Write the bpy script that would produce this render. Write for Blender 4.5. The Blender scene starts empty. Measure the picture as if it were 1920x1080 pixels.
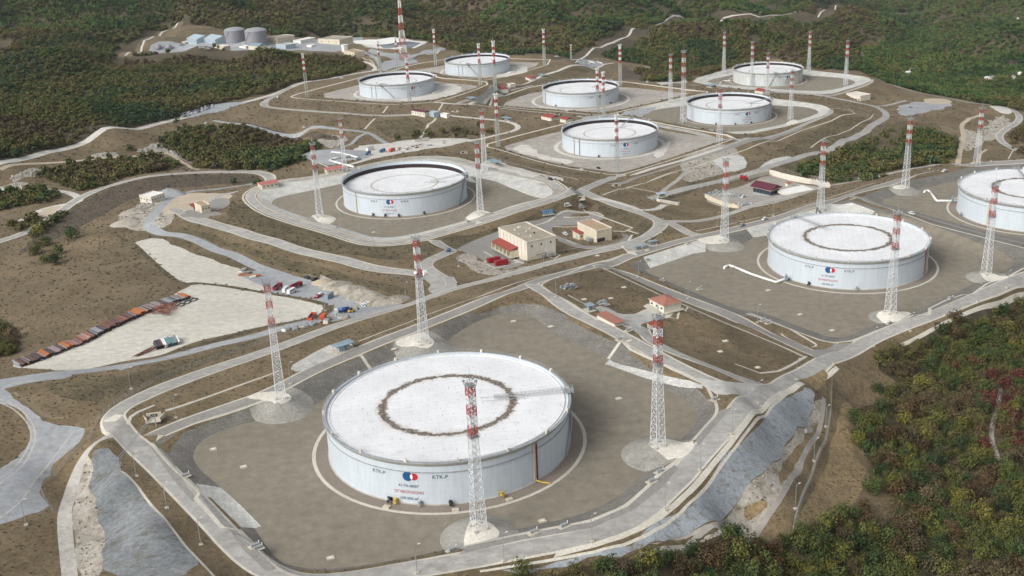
import bpy, math, random
import numpy as np
from mathutils import Vector, Matrix, geometry

rnd = random.Random(7)
R = math.radians
S = bpy.context.scene
COL = S.collection

# ------------------------------------------------------------------ camera
F_PX, PITCH, ROLL, HC = 2141.5, R(20.607), R(-2.725), 215.24
_c, _s = math.cos(PITCH), math.sin(PITCH)
FW = np.array([0, _c, -_s]); _up = np.array([0, _s, _c]); _rt = np.array([1., 0, 0])
RT = _rt * math.cos(ROLL) + _up * math.sin(ROLL)
UP = -_rt * math.sin(ROLL) + _up * math.cos(ROLL)
CAM = np.array([0, 0, HC])

def rays(px):
    px = np.asarray(px, float).reshape(-1, 2)
    d = FW[None] + RT[None] * ((px[:, 0] - 960) / F_PX)[:, None] + UP[None] * ((540 - px[:, 1]) / F_PX)[:, None]
    return d

def project(P):
    d = np.asarray(P, float).reshape(-1, 3) - CAM
    z = d @ FW
    return np.stack([960 + F_PX * (d @ RT) / z, 540 - F_PX * (d @ UP) / z, z], 1)

PL = (19.65, -0.05543, -0.05877)          # the slope the whole site lies on
def plane(x, y): return PL[0] + PL[1] * x + PL[2] * y

def on_z(px, z):
    d = rays(px); t = (z - HC) / d[:, 2]
    return (CAM[None] + d * t[:, None])[:, :2]

def on_plane(px, dz):
    d = rays(px)
    n = np.array([-PL[1], -PL[2], 1.0])
    t = (PL[0] + dz - n @ CAM) / (d @ n)
    return CAM[None] + d * t[:, None]

def P(s):
    v = [float(a) for a in s.replace(',', ' ').split()]
    return np.array(v).reshape(-1, 2)

# ------------------------------------------------------------------ tanks (x, y, z of base centre)
TANKS = {1: (-27.5, 403.2, 0.0), 2: (207.7, 664.9, -28.5), 3: (-78.9, 854.2, -27.7), 4: (104.7, 1120.3, -58.5),
         5: (97.6, 1427.0, -72.9), 6: (-133.9, 1451.7, -56.3), 7: (-35.1, 1685.0, -74.6), 8: (257.6, 1291.0, -72.0),
         9: (371.2, 1593.8, -91.4)}
RB, HT = 47.5, 17.55
_d2 = (np.array(TANKS[2]) - CAM) @ FW * 307.2 / 279.0
def _t10():
    r = rays([(1933, 397)])[0]
    p = CAM + r * _d2
    return (float(p[0]), float(p[1]), float(p[2]))
TANKS[10] = _t10()

# ------------------------------------------------------------------ pads: floor outline, crest outline, floor z, crest z, flat shoulder
PADS = {
1: ("362,850 373,830 400,813 480,788 587,762 610,745 650,716 697,693 740,672 800,660 837,640 873,613 917,593 947,588 990,590 1010,600 1033,623 1145,672 1200,705 1270,740 1305,765 1308,790 1285,818 1225,870 1190,905 1150,938 1080,968 1000,985 900,1010 837,1030 740,1050 640,1066 567,1066 520,1053 490,1010 468,975 430,935 413,912 377,883 363,863",
    "282,832 322,815 400,780 480,750 528,738 590,704 649,680 737,643 815,617 853,597 893,582 940,568 973,566 1003,568 1060,590 1140,627 1187,657 1280,700 1323,745 1343,763 1343,775 1323,797 1300,825 1258,865 1213,913 1173,947 1107,975 1047,987 1007,993 947,1007 873,1023 837,1040 740,1058 640,1079 560,1082 527,1070 493,1040 467,1013 417,990 377,927 347,897 330,883",
    0.0, 4.0, 9),
2: ("1206,508 1219,502 1300,476 1323,471 1395,457 1412,446 1441,440 1545,400 1570,393 1620,402 1713,425 1813,460 1900,487 1900,500 1850,520 1800,545 1700,590 1640,608 1595,630 1563,633 1540,628 1430,585 1390,583 1300,548 1257,530",
    "1180,495 1206,482 1300,453 1366,435 1397,427 1468,410 1543,387 1560,381 1597,380 1643,397 1687,403 1747,423 1853,450 1925,470 1960,480 1960,495 1920,503 1867,530 1823,552 1743,588 1670,611 1597,639 1563,643 1537,638 1407,592 1388,594 1297,555 1257,535 1207,512 1190,506",
    -28.5, -25.5, 6),
3: ("508,384 512,375 525,369 592,355 660,340 700,330 860,335 900,345 936,349 1015,372 967,383 925,398 880,412 820,428 767,441 723,446 690,443 640,426 567,406",
    "483,372 484,362 500,352 530,343 592,337 660,322 760,300 830,298 880,312 913,319 1017,341 1038,356 1037,364 1020,372 967,386 909,407 830,430 767,447 723,452 690,449 640,432 567,412 510,393",
    -27.7, -24.5, 14),
4: ("938,277 967,267 1050,246 1110,235 1180,228 1235,243 1300,254 1370,260 1345,266 1275,290 1180,320 1155,324 1130,320 1046,308 985,292",
    "905,273 940,262 1054,233 1100,222 1160,216 1233,230 1300,243 1385,256 1353,268 1280,293 1180,324 1155,328 1130,325 1046,312 983,295 940,281",
    -58.5, -55.5, 8),
5: ("937,197 983,177 1015,172 1080,162 1165,162 1275,174 1300,175 1171,204 1121,212 1062,206 962,200",
    "904,196 979,167 1012,160 1080,150 1165,152 1233,161 1300,169 1335,173 1300,180 1171,208 1144,214 1121,216 1062,210 962,202",
    -72.9, -69.5, 8),
6: ("585,181 670,160 700,150 760,142 815,153 905,161 880,168 823,186 780,190 735,192 680,189",
    "543,180 600,165 670,147 700,138 760,130 815,138 820,146 870,149 925,154 882,172 823,190 780,194 735,196 680,193 600,187 552,184",
    -56.3, -53.0, 6),
7: ("755,135 832,123 880,114 957,116 1030,118 920,148 870,143 820,138",
    "717,137 782,119 832,112 880,104 957,110 1057,112 927,151 870,146 820,141 760,137",
    -74.6, -72.0, 6),
8: ("1190,218 1223,206 1290,197 1370,185 1450,198 1510,200 1537,208 1530,215 1480,231 1385,250 1300,239 1233,226",
    "1165,213 1233,194 1290,180 1370,172 1450,185 1533,195 1557,203 1553,213 1493,233 1385,255 1300,242 1233,230 1187,220",
    -72.0, -69.0, 8),
9: ("1320,152 1375,140 1420,130 1505,141 1570,145 1600,150 1605,156 1570,167 1530,172 1400,163 1340,157",
    "1290,151 1360,131 1420,120 1510,131 1613,142 1632,147 1630,154 1580,170 1553,177 1513,175 1400,168 1330,160",
    -91.4, -88.5, 8),
10: ("1640,378 1700,362 1720,355 1794,338 1850,325 1960,315 2050,340 2050,430 1960,455 1853,436 1780,415 1700,393",
    "1605,372 1660,352 1700,340 1760,328 1795,320 1850,305 1960,300 2080,330 2080,440 1960,470 1853,445 1780,425 1687,395 1640,385",
    TANKS[10][2], TANKS[10][2] + 3.0, 6),
}
# heights off the common slope: (pixels, metres above the slope)
CTRL = [
("205,815 208,790 240,757 300,728 400,692", 4), ("520,652 640,607 720,585", 3.5), ("790,563 847,542 907,528", 2), ("973,510 1040,490 1107,473 1160,463 1207,447 1237,425", 1),
("60,690 180,690 300,668 450,615", -3), ("600,588", -5), ("380,545 460,560", -8), ("250,455 337,525 350,480", -12), ("440,525", -11), ("180,590", -5),
("0,717 104,698 271,680 400,648 480,630 563,603", -1), ("655,570 700,570", -4), ("750,562", -2), ("597,537", -10), ("480,500 408,468", -13), ("304,436 273,427", -14),
("333,398 387,415 450,434 512,452 600,477", -6), ("640,487 707,503", -4), ("780,512", -1), ("300,412", -8), ("830,470", 0),
("850,465 985,415 1100,395 1150,440 1040,470 940,490", -3), ("890,512 810,520", -1),
("720,545", -2), ("560,515", -11), ("640,540", -8),
("1213,403 1180,392 1130,374 1092,359", 0.5), ("1060,380 980,405 920,425", -3),
("1303,415 1353,406 1408,387 1470,366 1533,350 1620,337", -2), ("1340,380 1420,372 1400,350 1300,395", -6), ("1460,340 1530,345", -6),
("1249,362 1345,341 1407,325 1449,310 1512,291 1585,264", -4), ("1582,257 1645,230 1662,219 1657,207 1637,198 1603,192", -5),
("1260,325 1350,295", -2), ("1290,352 1400,310 1440,300", -3),
("1620,290 1700,275 1780,285", -15), ("1600,322 1700,312", -9), ("1560,302", -8), ("1540,345 1640,332 1720,316 1812,308", -2),
("1797,290 1807,257", -15), ("1801,234 1832,217", -14), ("1687,165 1749,179 1822,193 1885,205", -10), ("1916,219 1905,232 1874,250", -16), ("1880,269 1905,282", -18),
("1682,207 1707,192 1778,188 1780,202 1739,209", -6), ("1700,150 1800,172 1920,195", -22), ("1680,185", -6),
("1600,760 1620,850 1600,950", -16), ("1400,1070 1600,1070 1700,900 1800,1000 1900,1070", -20), ("1750,700 1900,620 1900,800", -14), ("1673,653 1847,577 1920,557", -5),
("60,900 33,860", -6), ("200,820 165,845", 0), ("135,890 122,950 122,1010 130,1080", -9), ("197,1003 167,920", -9), ("300,967 227,883 393,1078", 3),
("30,1020 80,980", -8), ("60,740 160,790", 0),
("0,451 62,430 104,403", -26), ("146,372 198,349", -22), ("271,332 333,325 400,323 471,321 502,327 508,336 492,344", -16), ("429,363", -9), ("400,373 377,385", -8),
("290,375 320,370", -14), ("240,410", -14), ("120,470 60,540 10,590", -22), ("200,440", -14), ("150,520 100,600", -10), ("0,640", -14), ("0,354 83,355 125,359", -24), ("100,330 200,330 320,300", -22),
("400,290 500,290 560,270", -24), ("330,245 430,232 463,236 580,241 680,246", -8), ("0,305 160,266", -8), ("260,242 340,222 400,207", -6), ("440,200 520,175", -3), ("620,147 690,135", 0),
("483,193 497,199 580,207 700,218 770,215 847,218 930,225", -3), ("667,257 655,273", -9), ("713,263 800,262 900,262", -10), ("700,290 780,278 850,265", -8), ("640,290 600,300", -6), ("972,240", -6),
("905,305 1060,335", -2), ("1026,343 943,326", -1), ("550,318 540,330", -8),
("240,102 330,98 430,97 540,93 600,97", 2), ("300,75 420,78 560,80", 2), ("380,55 430,62", 12), ("645,100 690,74 810,76 750,90", 0), ("840,95 790,118", 0),
("1070,105 1110,112 1150,118", -4), ("1000,135 950,160 900,185", -5), ("1240,145 1200,140", -10),
("0,200 150,200", 10), ("300,150 450,150 200,240", 2), ("0,60 200,50", 20), ("500,40 700,30 900,40", 15), ("620,110", -4),
("1000,60 1200,100", -4), ("1300,60 1400,60", 6), ("1413,25 1233,43 1107,90", 8), ("1550,110 1640,120", -12),
("1700,60 1740,120 1780,150", -42), ("1747,93 1920,85", -48), ("1730,33 1773,77", -50), ("1850,130 1900,150", -26), ("1850,40", -20), ("1650,30", -10),
]
# the same with absolute heights, round the steep shoulder of the nearest pad
CTRLZ = [("1365,775", 2.5), ("1407,757", -2.5), ("1455,728", -9), ("1480,713", -12), ("1540,679", -19.5), ("1577,661", -23.6),
 ("1437,757", -3), ("1410,785", 0), ("1380,820 1330,880 1280,937 1223,983 1140,1020 1043,1040 1345,765", 3), ("1475,736", -8), ("1510,720", -13), ("1570,690", -20.5),
 ("1545,745 1530,810", -22), ("1493,880", -16), ("1440,975", -12), ("1370,1000", -9), ("1280,1032", -5), ("1180,1052", -1), ("1050,1068", 0),
 ("1575,740", -24), ("1520,900", -19), ("1490,1000", -15), ("1400,1035", -12), ("1300,1055", -8),
 ("887,573", 3.5), ("973,542", 1.5), ("1007,527", -2), ("1040,517", -8), ("1073,507", -14), ("1120,497", -20), ("1160,485", -24),
 ("1057,577 1123,607 1180,637 1233,667 1280,692", 4), ("1340,720", 3.5), ("1215,634 1280,667 1340,690", 1), ("1390,712", 0)]
# ------------------------------------------------------------------ terrain height
def resample(pts, step, closed=False):
    pts = np.asarray(pts, float); out = []
    n = len(pts)
    for i in range(n if closed else n - 1):
        a, b = pts[i], pts[(i + 1) % n]
        k = max(1, int(math.ceil(np.linalg.norm(b - a) / step)))
        for j in range(k): out.append(a + (b - a) * j / k)
    if not closed: out.append(pts[-1])
    return np.array(out)

def smooth_line(pts, it=2, closed=False):
    pts = np.asarray(pts, float)
    for _ in range(it):
        if closed:
            q = np.roll(pts, -1, 0)
            pts = np.stack([pts * .75 + q * .25, pts * .25 + q * .75], 1).reshape(-1, pts.shape[1])
        else:
            a, b = pts[:-1], pts[1:]
            m = np.stack([a * .75 + b * .25, a * .25 + b * .75], 1).reshape(-1, pts.shape[1])
            pts = np.concatenate([pts[:1], m[1:-1], pts[-1:]])
    return pts

def seg_dist(poly, Q, closed=True):
    best = np.full(len(Q), 1e9)
    n = len(poly)
    for i in range(n if closed else n - 1):
        a = poly[i]; b = poly[(i + 1) % n]; ab = b - a
        t = np.clip(((Q - a) @ ab) / max(ab @ ab, 1e-9), 0, 1)
        d = np.hypot(*(Q - a - t[:, None] * ab).T)
        best = np.minimum(best, d)
    return best

def inside(poly, Q):
    x, y = Q[:, 0], Q[:, 1]; res = np.zeros(len(Q), bool)
    n = len(poly); j = n - 1
    for i in range(n):
        xi, yi = poly[i]; xj, yj = poly[j]
        if yi != yj:
            c = ((yi > y) != (yj > y)) & (x < (xj - xi) * (y - yi) / (yj - yi) + xi)
            res ^= c
        j = i
    return res

padW = {}
cx, cz = [], []
for k, (fl, cr, z0, z1, sh) in PADS.items():
    f = smooth_line(on_z(P(fl), z0), 1, True); c = smooth_line(on_z(P(cr), z1), 1, True)
    padW[k] = (f, c, z0, z1, sh)
    for q in resample(c, 25, True):
        cx.append(q); cz.append(z1 - plane(*q))
for s, z in CTRLZ:
    for q in on_z(P(s), z):
        cx.append(q); cz.append(z - plane(*q))
for s, dz in CTRL:
    for q in on_plane(P(s), dz):
        cx.append(q[:2]); cz.append(dz)
_guard = [(-400, 200, 2), (-700, 300, 0), (-400, -100, 5), (0, 150, 0), (0, -200, 0), (300, 200, -22), (500, 400, -22), (600, 100, -22), (-900, 900, -10), (-1100, 1500, 20),
          (-1200, 2300, 40), (-600, 2900, 60), (0, 3000, 50), (500, 3000, 40), (1200, 3000, -20), (1700, 3600, 60), (1000, 2000, -35), (1500, 2500, -30), (900, 1200, -30), (1000, 700, -30), (0, 4500, 160), (-1500, 4000, 160), (1500, 4500, 120),
          (900, 5200, 170), (-2500, 3000, 90), (3000, 3500, 60), (0, 7000, 260), (3500, 7000, 260), (-3500, 7000, 260), (2500, 1500, -40), (-2500, 500, 20), (2500, 0, -20), (-1500, -500, 10)]
NG = len(_guard)
for q in _guard: cx.append(q[:2]); cz.append(q[2])
cx = np.array(cx, float); cz = np.array(cz, float)
def mq(d2): return np.sqrt(d2 + 64.0)
_D = mq(((cx[:, None] - cx[None]) ** 2).sum(-1))
_n = len(cx)
_A = np.zeros((_n + 1, _n + 1)); _A[:_n, :_n] = _D + np.eye(_n) * -0.6; _A[:_n, _n] = 1; _A[_n, :_n] = 1
_w = np.linalg.solve(_A, np.append(cz, 0))

_rs = np.random.RandomState(3)
_waves = [(_rs.uniform(0, 6.28), L, _rs.uniform(0, 6.28), A) for L, A in ((700, 14), (420, 11), (310, 8), (230, 6), (170, 4.5), (120, 3), (90, 2.2), (65, 1.4), (48, .9)) for _ in range(2)]

MOUNDS = []
for k, px, r0 in ((1, (528, 752), 5), (1, (795, 643), 6), (1, (898, 989), 5), (1, (1233.5, 835), 5.5), (2, (1669, 586), 5), (2, (1849, 512), 5), (2, (1358, 453), 7), (3, (600, 405), 5), (3, (901, 401), 5), (10, (1697, 352), 5)):
    MOUNDS.append((k, on_z([px], PADS[k][3])[0], r0))

def H(Q):
    Q = np.asarray(Q, float).reshape(-1, 2)
    out = np.empty(len(Q)); dmin = np.empty(len(Q))
    for i in range(0, len(Q), 20000):
        q = Q[i:i + 20000]
        d2 = ((q[:, None] - cx[None]) ** 2).sum(-1)
        out[i:i + 20000] = mq(d2) @ _w[:_n] + _w[_n]
        dmin[i:i + 20000] = np.sqrt(d2[:, :-NG].min(1))
    out += plane(Q[:, 0], Q[:, 1])
    amp = np.clip((dmin - 35) / 120, 0, 1)
    wv = np.zeros(len(Q))
    for a, L, p, A in _waves:
        wv += A * .55 * np.sin((Q[:, 0] * math.cos(a) + Q[:, 1] * math.sin(a)) * 6.283 / L + p)
    out += wv * amp * (1 + np.clip((Q[:, 1] - 1500) / 900, 0, .9))
    for k, (f, c, z0, z1, sh) in padW.items():
        lo, hi = c.min(0) - 40, c.max(0) + 40
        m = np.where((Q[:, 0] > lo[0]) & (Q[:, 0] < hi[0]) & (Q[:, 1] > lo[1]) & (Q[:, 1] < hi[1]))[0]
        if not len(m): continue
        q = Q[m]; ic = inside(c, q); fi = inside(f, q)
        dc = seg_dist(c, q); df = seg_dist(f, q)
        r = df / (df + dc + 1e-6)
        z = np.where(fi, z0, z0 + (z1 - z0) * r)
        for kk, mc, r0 in MOUNDS:
            if kk == k: z = np.maximum(z, z1 - .1 - np.maximum(0, np.hypot(*(q - mc).T) - r0) * .45)
        t = np.clip((dc - sh) / 14, 0, 1); t = t * t * (3 - 2 * t)
        out[m] = np.where(ic, z, z1 * (1 - t) + out[m] * t)
    return out


_gx0, _gy0, _gs = -1500, 120, 6.0
_gnx, _gny = 600, 760
_X, _Y = np.meshgrid(_gx0 + np.arange(_gnx) * _gs, _gy0 + np.arange(_gny) * _gs)
HG = H(np.stack([_X.ravel(), _Y.ravel()], 1)).reshape(_gny, _gnx)
def Hg(x, y):
    u = np.clip((x - _gx0) / _gs, 0, _gnx - 1.001); v = np.clip((y - _gy0) / _gs, 0, _gny - 1.001)
    i = u.astype(int); j = v.astype(int); a = u - i; b = v - j
    return (HG[j, i] * (1 - a) * (1 - b) + HG[j, i + 1] * a * (1 - b) + HG[j + 1, i] * (1 - a) * b + HG[j + 1, i + 1] * a * b)

def G(px):
    """pixels of the photograph -> points on the ground (x, y, z)"""
    d = rays(px); n = len(d)
    ts = np.geomspace(240, 5200, 700)
    X = CAM[0] + d[:, 0:1] * ts; Yy = CAM[1] + d[:, 1:2] * ts; Z = CAM[2] + d[:, 2:3] * ts
    below = Z < Hg(X.ravel(), Yy.ravel()).reshape(X.shape)
    k = np.argmax(below, 1); k[~below.any(1)] = 699
    lo = ts[np.maximum(k - 1, 0)]; hi = ts[k]
    for _ in range(12):
        m = (lo + hi) / 2
        b = (CAM[2] + d[:, 2] * m) < Hg(CAM[0] + d[:, 0] * m, CAM[1] + d[:, 1] * m)
        hi = np.where(b, m, hi); lo = np.where(b, lo, m)
    p = CAM[None] + d * hi[:, None]
    p[:, 2] = H(p[:, :2])
    return p
def g1(x, y): return G([(x, y)])[0]

# ------------------------------------------------------------------ ground plan, painted in order
LAY = []   # (class, kind, world xy, half width)
def poly(cls, s, sm=1, wpts=None):
    w = G(P(s))[:, :2] if wpts is None else wpts
    if sm: w = smooth_line(w, sm, True)
    if cls in NATURAL:
        dd = float(np.median(np.hypot(w[:, 0], w[:, 1]))); w = resample(w, 3 + dd * .004, True); k = .22 + dd * .0007
        w = w + np.stack([_wob(w, 1.3), _wob(w, 4.1)], 1) * k
    LAY.append((cls, 'p', w, 0))
NATURAL = ('grass_gold', 'scrub', 'scrub_dark', 'rubble', 'dirt', 'track', 'rock_slope', 'rock_dark', 'gravel_pale', 'yard')
def _wob(w, s): return np.sin(w[:, 0] * .21 + s) + np.sin(w[:, 1] * .27 + s * 2) + .8 * np.sin(w[:, 0] * .53 - w[:, 1] * .41 + s * 3) + .6 * np.sin(w[:, 0] * 1.1 + w[:, 1] * .9 + s)
def line(cls, width, s, sm=2, kerb=0, kc='kerb', off=0):
    w = smooth_line(G(P(s))[:, :2], sm)
    if off:
        t = np.gradient(w, axis=0); t /= np.linalg.norm(t, axis=1)[:, None] + 1e-9
        w = w + np.stack([-t[:, 1], t[:, 0]], 1) * off
    if kerb: LAY.append((kc, 'l', w, width / 2 + kerb))
    LAY.append((cls, 'l', w, width / 2))
def ring(cls, k, r, width, squash=1):
    x, y, z = TANKS[k]
    a = np.linspace(0, 2 * np.pi, 73)
    w = np.stack([x + r * np.cos(a), y + r * np.sin(a)], 1)
    LAY.append((cls, 'l', w, width / 2))
def disc(cls, k, r, n=64):
    x, y, z = TANKS[k]; a = np.linspace(0, 2 * np.pi, n + 1)[:-1]
    LAY.append((cls, 'p', np.stack([x + r * np.cos(a), y + r * np.sin(a)], 1), 0))

SITEPOLY = "-400,420 0,303 160,266 330,222 400,198 545,160 690,133 680,118 640,100 600,97 400,101 235,103 275,80 300,62 335,50 410,51 430,60 560,72 600,66 650,68 700,72 820,76 850,98 900,102 960,106 1050,108 1070,110 1130,106 1175,118 1230,125 1300,150 1360,128 1420,115 1510,126 1640,141 1690,163 1790,183 1830,193 1925,213 2300,260 2300,470 1925,552 1850,578 1750,617 1690,650 1650,660 1640,690 1690,720 1660,750 1610,760 1598,800 1620,850 1660,900 1690,960 1640,985 1560,965 1510,990 1490,1012 1400,1022 1300,1038 1200,1052 1050,1072 930,1088 900,1200 -500,1200"
poly('grass', SITEPOLY, 1)
# grass banks seen darker / rock / dirt
for s in ("300,412 400,440 520,480 640,510 740,535 780,548 770,560 700,540 600,520 520,500 400,450 300,440 275,425",
          "420,395 460,378 520,402 600,430 700,458 790,455 830,470 780,490 640,478 520,450 440,425",
          "60,395 120,385 200,345 300,330 330,345 250,372 180,390 120,430 60,450",
          "1500,250 1600,215 1660,235 1700,225 1780,240 1795,300 1640,335 1480,320 1440,300",
          "260,700 400,660 500,630 480,645 300,715 230,740 180,760 60,725 110,715"):
    poly('scrub', s)
poly('rubble', "235,400 262,380 310,380 330,400 320,425 290,430 235,430 215,415")
poly('dirt', "300,372 350,360 425,362 440,372 400,385 370,395 330,405 300,400")
poly('rubble', "150,870 172,850 170,920 197,1003 190,1090 140,1090 135,950")
poly('rock_dark', "173,850 213,846 232,885 310,972 405,1090 187,1090 197,1003 167,920")
poly('rock_slope', "1480,737 1513,725 1535,745 1500,800 1440,880 1390,935 1340,978 1280,1008 1200,1033 1100,1052 960,1074 940,1068 1107,1042 1200,1014 1290,955 1350,880 1415,803")
poly('rubble', "1535,745 1552,760 1540,800 1515,850 1480,920 1440,985 1370,1008 1280,1035 1200,1050 1200,1035 1280,1010 1340,980 1390,937 1440,882 1500,802")
poly('rubble', "590,515 620,520 700,545 770,572 740,580 680,560 620,545")
poly('rubble', "165,292 200,284 225,286 220,296 185,297")
poly('rubble', "250,284 290,268 320,272 345,280 385,303 365,308 330,292 300,284 270,290")
poly('rubble', "15,330 70,316 120,314 125,320 60,332 20,342")
poly('rubble', "0,345 40,342 75,347 70,353 0,352")
poly('rubble', "275,305 300,302 308,316 290,318")
poly('rubble', "590,262 640,252 655,258 640,275 615,278 600,270")
poly('scrub_dark', "170,372 240,340 330,328 400,326 470,326 492,334 470,343 420,345 350,352 310,352 250,372 200,400 150,425 100,450 60,470 30,480 70,440 130,400")
poly('scrub_dark', "420,230 520,243 620,250 640,262 600,262 560,258 440,238")
poly('scrub_dark', "1245,372 1275,352 1295,340 1310,348 1300,360 1270,372")
poly('scrub', "965,160 1010,150 1075,128 1130,116 1140,124 1100,140 1040,152 985,164")
poly('scrub_dark', "1150,148 1165,128 1175,124 1215,150 1180,152")
poly('scrub', "700,225 780,224 800,240 780,262 735,260 705,240")
poly('scrub', "1120,380 1180,398 1230,425 1240,432 1225,450 1190,452 1170,430 1120,395")
poly('scrub', "780,455 900,440 980,410 1070,372 1080,378 985,422 900,452 830,470")
poly('scrub', "825,226 900,232 905,250 850,256 800,258 815,240")
poly('gravel_grey', "1320,374 1340,360 1380,352 1400,345 1441,326 1480,336 1556,351 1530,356 1500,368 1440,385 1385,391 1345,386")
poly('stones_pale', "1415,322 1440,300 1475,292 1488,296 1450,312 1425,326")
poly('rubble', "1280,290 1370,265 1395,300 1400,315 1350,325 1290,345 1275,330")
poly('stones_pale', "1335,298 1390,288 1405,312 1370,325 1345,312")
poly('rubble', "1800,240 1822,245 1850,260 1830,280 1800,285")
poly('rubble', "1850,230 1875,215 1900,225 1880,250 1850,270 1840,255")
# floors and revetments
for k, (f, c, z0, z1, sh) in padW.items():
    LAY.append(('revetment' if k in (1, 2, 10) else ('stones_pale' if k in (3, 8, 9) else 'grass'), 'p', c, 0))
    LAY.append(('gravel' if k in (1, 2, 3, 8, 9, 10) else 'gravel_grey', 'p', f, 0))
for k, mc, r0 in MOUNDS:
    a_ = np.linspace(0, 2 * np.pi, 41)[:-1]; rr_ = r0 + (PADS[k][3] - PADS[k][2]) / .45 - .4
    LAY.append(('stones_mid', 'p', np.stack([mc[0] + rr_ * np.cos(a_), mc[1] + rr_ * np.sin(a_)], 1), 0))
# pale and grassy pieces on the banks of the near pads
poly('stones_pale', "367,907 413,912 452,948 490,986 450,988 415,960 385,930", 0)
poly('grass', "837,1040 853,1037 740,1058 640,1078 560,1083 530,1070 567,1067 640,1068 740,1050 830,1030", 0)
poly('grass', "300,833 340,808 400,777 460,755 480,752 480,760 400,788 345,812 325,835 318,850 300,845", 0)
poly('grass', "890,585 900,577 940,568 973,566 1003,568 1000,572 973,569 940,573 905,587 890,592", 0)
poly('grass', "1065,592 1140,625 1165,640 1155,642 1100,618 1060,597", 0)
poly('grass', "1178,660 1190,660 1320,715 1310,722 1230,700", 0)
poly('grass', "377,930 395,933 452,988 450,992 420,990", 0)
poly('stones_pale', "1206,482 1300,453 1323,449 1323,471 1300,475 1219,502", 0)
poly('stones_pale', "1399,429 1468,411 1530,392 1530,400 1441,441 1412,445", 0)
poly('stones_pale', "1533,388 1557,382 1597,381 1640,397 1635,402 1545,402", 0)
poly('stones_pale', "900,335 936,349 1015,372 1037,364 1036,357 1017,341 913,319 885,318", 0)
poly('gravel', "907,353 880,330 930,340 1014,371 1000,376 930,362", 0)
# concrete rings round the tanks
for k in (1, 2, 3, 8, 9, 10):
    disc('dirt_dark', k, 53.2); ring('kerb', k, 53.5, 1.4)
for k in (5, 7, 6, 4):
    ring('gravel_pale', k, 60 if k in (5,) else 54, 4)
poly('gravel_pale', "1232,275 1262,262 1258,272 1240,292 1225,298", 1)
poly('gravel_pale', "955,277 985,270 1000,278 1010,290 1080,302 1060,308 985,290", 1)
poly('gravel_pale', "812,160 850,156 868,166 850,178 800,188 740,190 760,183 810,175", 1)
poly('gravel_pale', "958,124 985,122 992,134 960,143 925,147 930,140 955,137", 1)
# storage yards and their tracks
poly('yard', "28,688 60,690 118,698 233,678 300,665 347,648 400,632 500,610 560,600 605,588 610,574 560,560 493,549 430,540 362,532 340,548 200,610 17,682")
poly('yard', "248,455 270,450 293,446 330,462 367,476 420,495 447,503 520,530 500,547 430,536 367,529 337,531 310,510 287,493")
poly('yard', "170,680 175,678 178,680", 0)
poly('track', "440,515 470,505 530,515 600,532 680,562 720,575 660,592 610,594 620,580 600,566 500,545 480,530")
poly('track', "655,572 690,556 730,560 760,568 700,588 640,600 610,605")
line('track', 9, "-100,735 0,717 104,701 187,692 271,680 400,648 480,630 563,605 630,583 655,570")
line('track', 8, "655,570 645,553 597,537 563,526 480,500 408,468 304,438 273,427 287,407 304,384 325,367 367,357 429,352 481,343")
line('track', 5, "230,690 300,672 370,652", 1)
line('track', 7, "0,726 60,712 120,706", 1)
line('scrub', 4, "340,531 310,512 290,495 262,468 240,452 213,438", 1)
line('scrub', 4.5, "362,530 430,538 493,548 560,558 608,570", 1)
line('scrub', 6, "618,573 612,588 560,602 500,612 400,640 345,655", 1)
# far left roads
line('road_pale', 8, "-200,362 0,309 60,292 160,266 260,242 340,222 400,205 440,197 520,174 545,163 620,147 680,136 705,131 740,124 765,117")
line('dirt', 4, "0,318 60,305 150,300 240,296 290,285 330,290 372,318")
line('road_pale', 7, "0,354 50,352 83,355 125,359 146,368 150,380 110,385 70,395 30,420")
poly('dirt', "70,395 110,385 125,388 100,405 75,408")
line('road', 7, "-100,485 0,453 62,431 104,403 146,373 198,349 271,332 333,325 400,322 471,321 500,326 510,336 492,344 429,362 400,372", kerb=1.6, kc='road_pale')
poly('asphalt', "377,392 385,382 410,370 430,372 432,383 415,392 400,396")
poly('track', "330,215 380,200 440,190 470,194 400,211 350,222")
line('road', 7, "498,190 493,196 500,201 580,208 700,218 770,215", kerb=1.0)
line('road', 6, "545,163 520,176 500,188", kerb=.5)
line('road_pale', 6, "847,217 930,225 963,230 974,239 960,247 930,253 847,265 780,277 720,292 680,303 640,312")
line('track', 6, "400,226 463,235 580,240 640,243 690,247 713,262 735,274 700,285 660,290")
line('track', 4, "690,248 668,258 655,274 600,285 563,291")
line('path', 2.5, "817,222 800,240 788,258", 0)
line('path', 2, "727,199 718,212", 0); line('path', 2, "703,222 684,242", 0); line('path', 2, "830,194 822,208", 0)
poly('gravel_pale', "655,275 720,270 760,262 850,258 900,262 850,272 780,282 720,292 690,300 660,300")
poly('track', "560,292 580,284 640,280 700,284 690,298 640,302 620,312 590,303")
line('path', 1.4, "563,291 590,303 615,313 640,308", 0)
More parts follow.
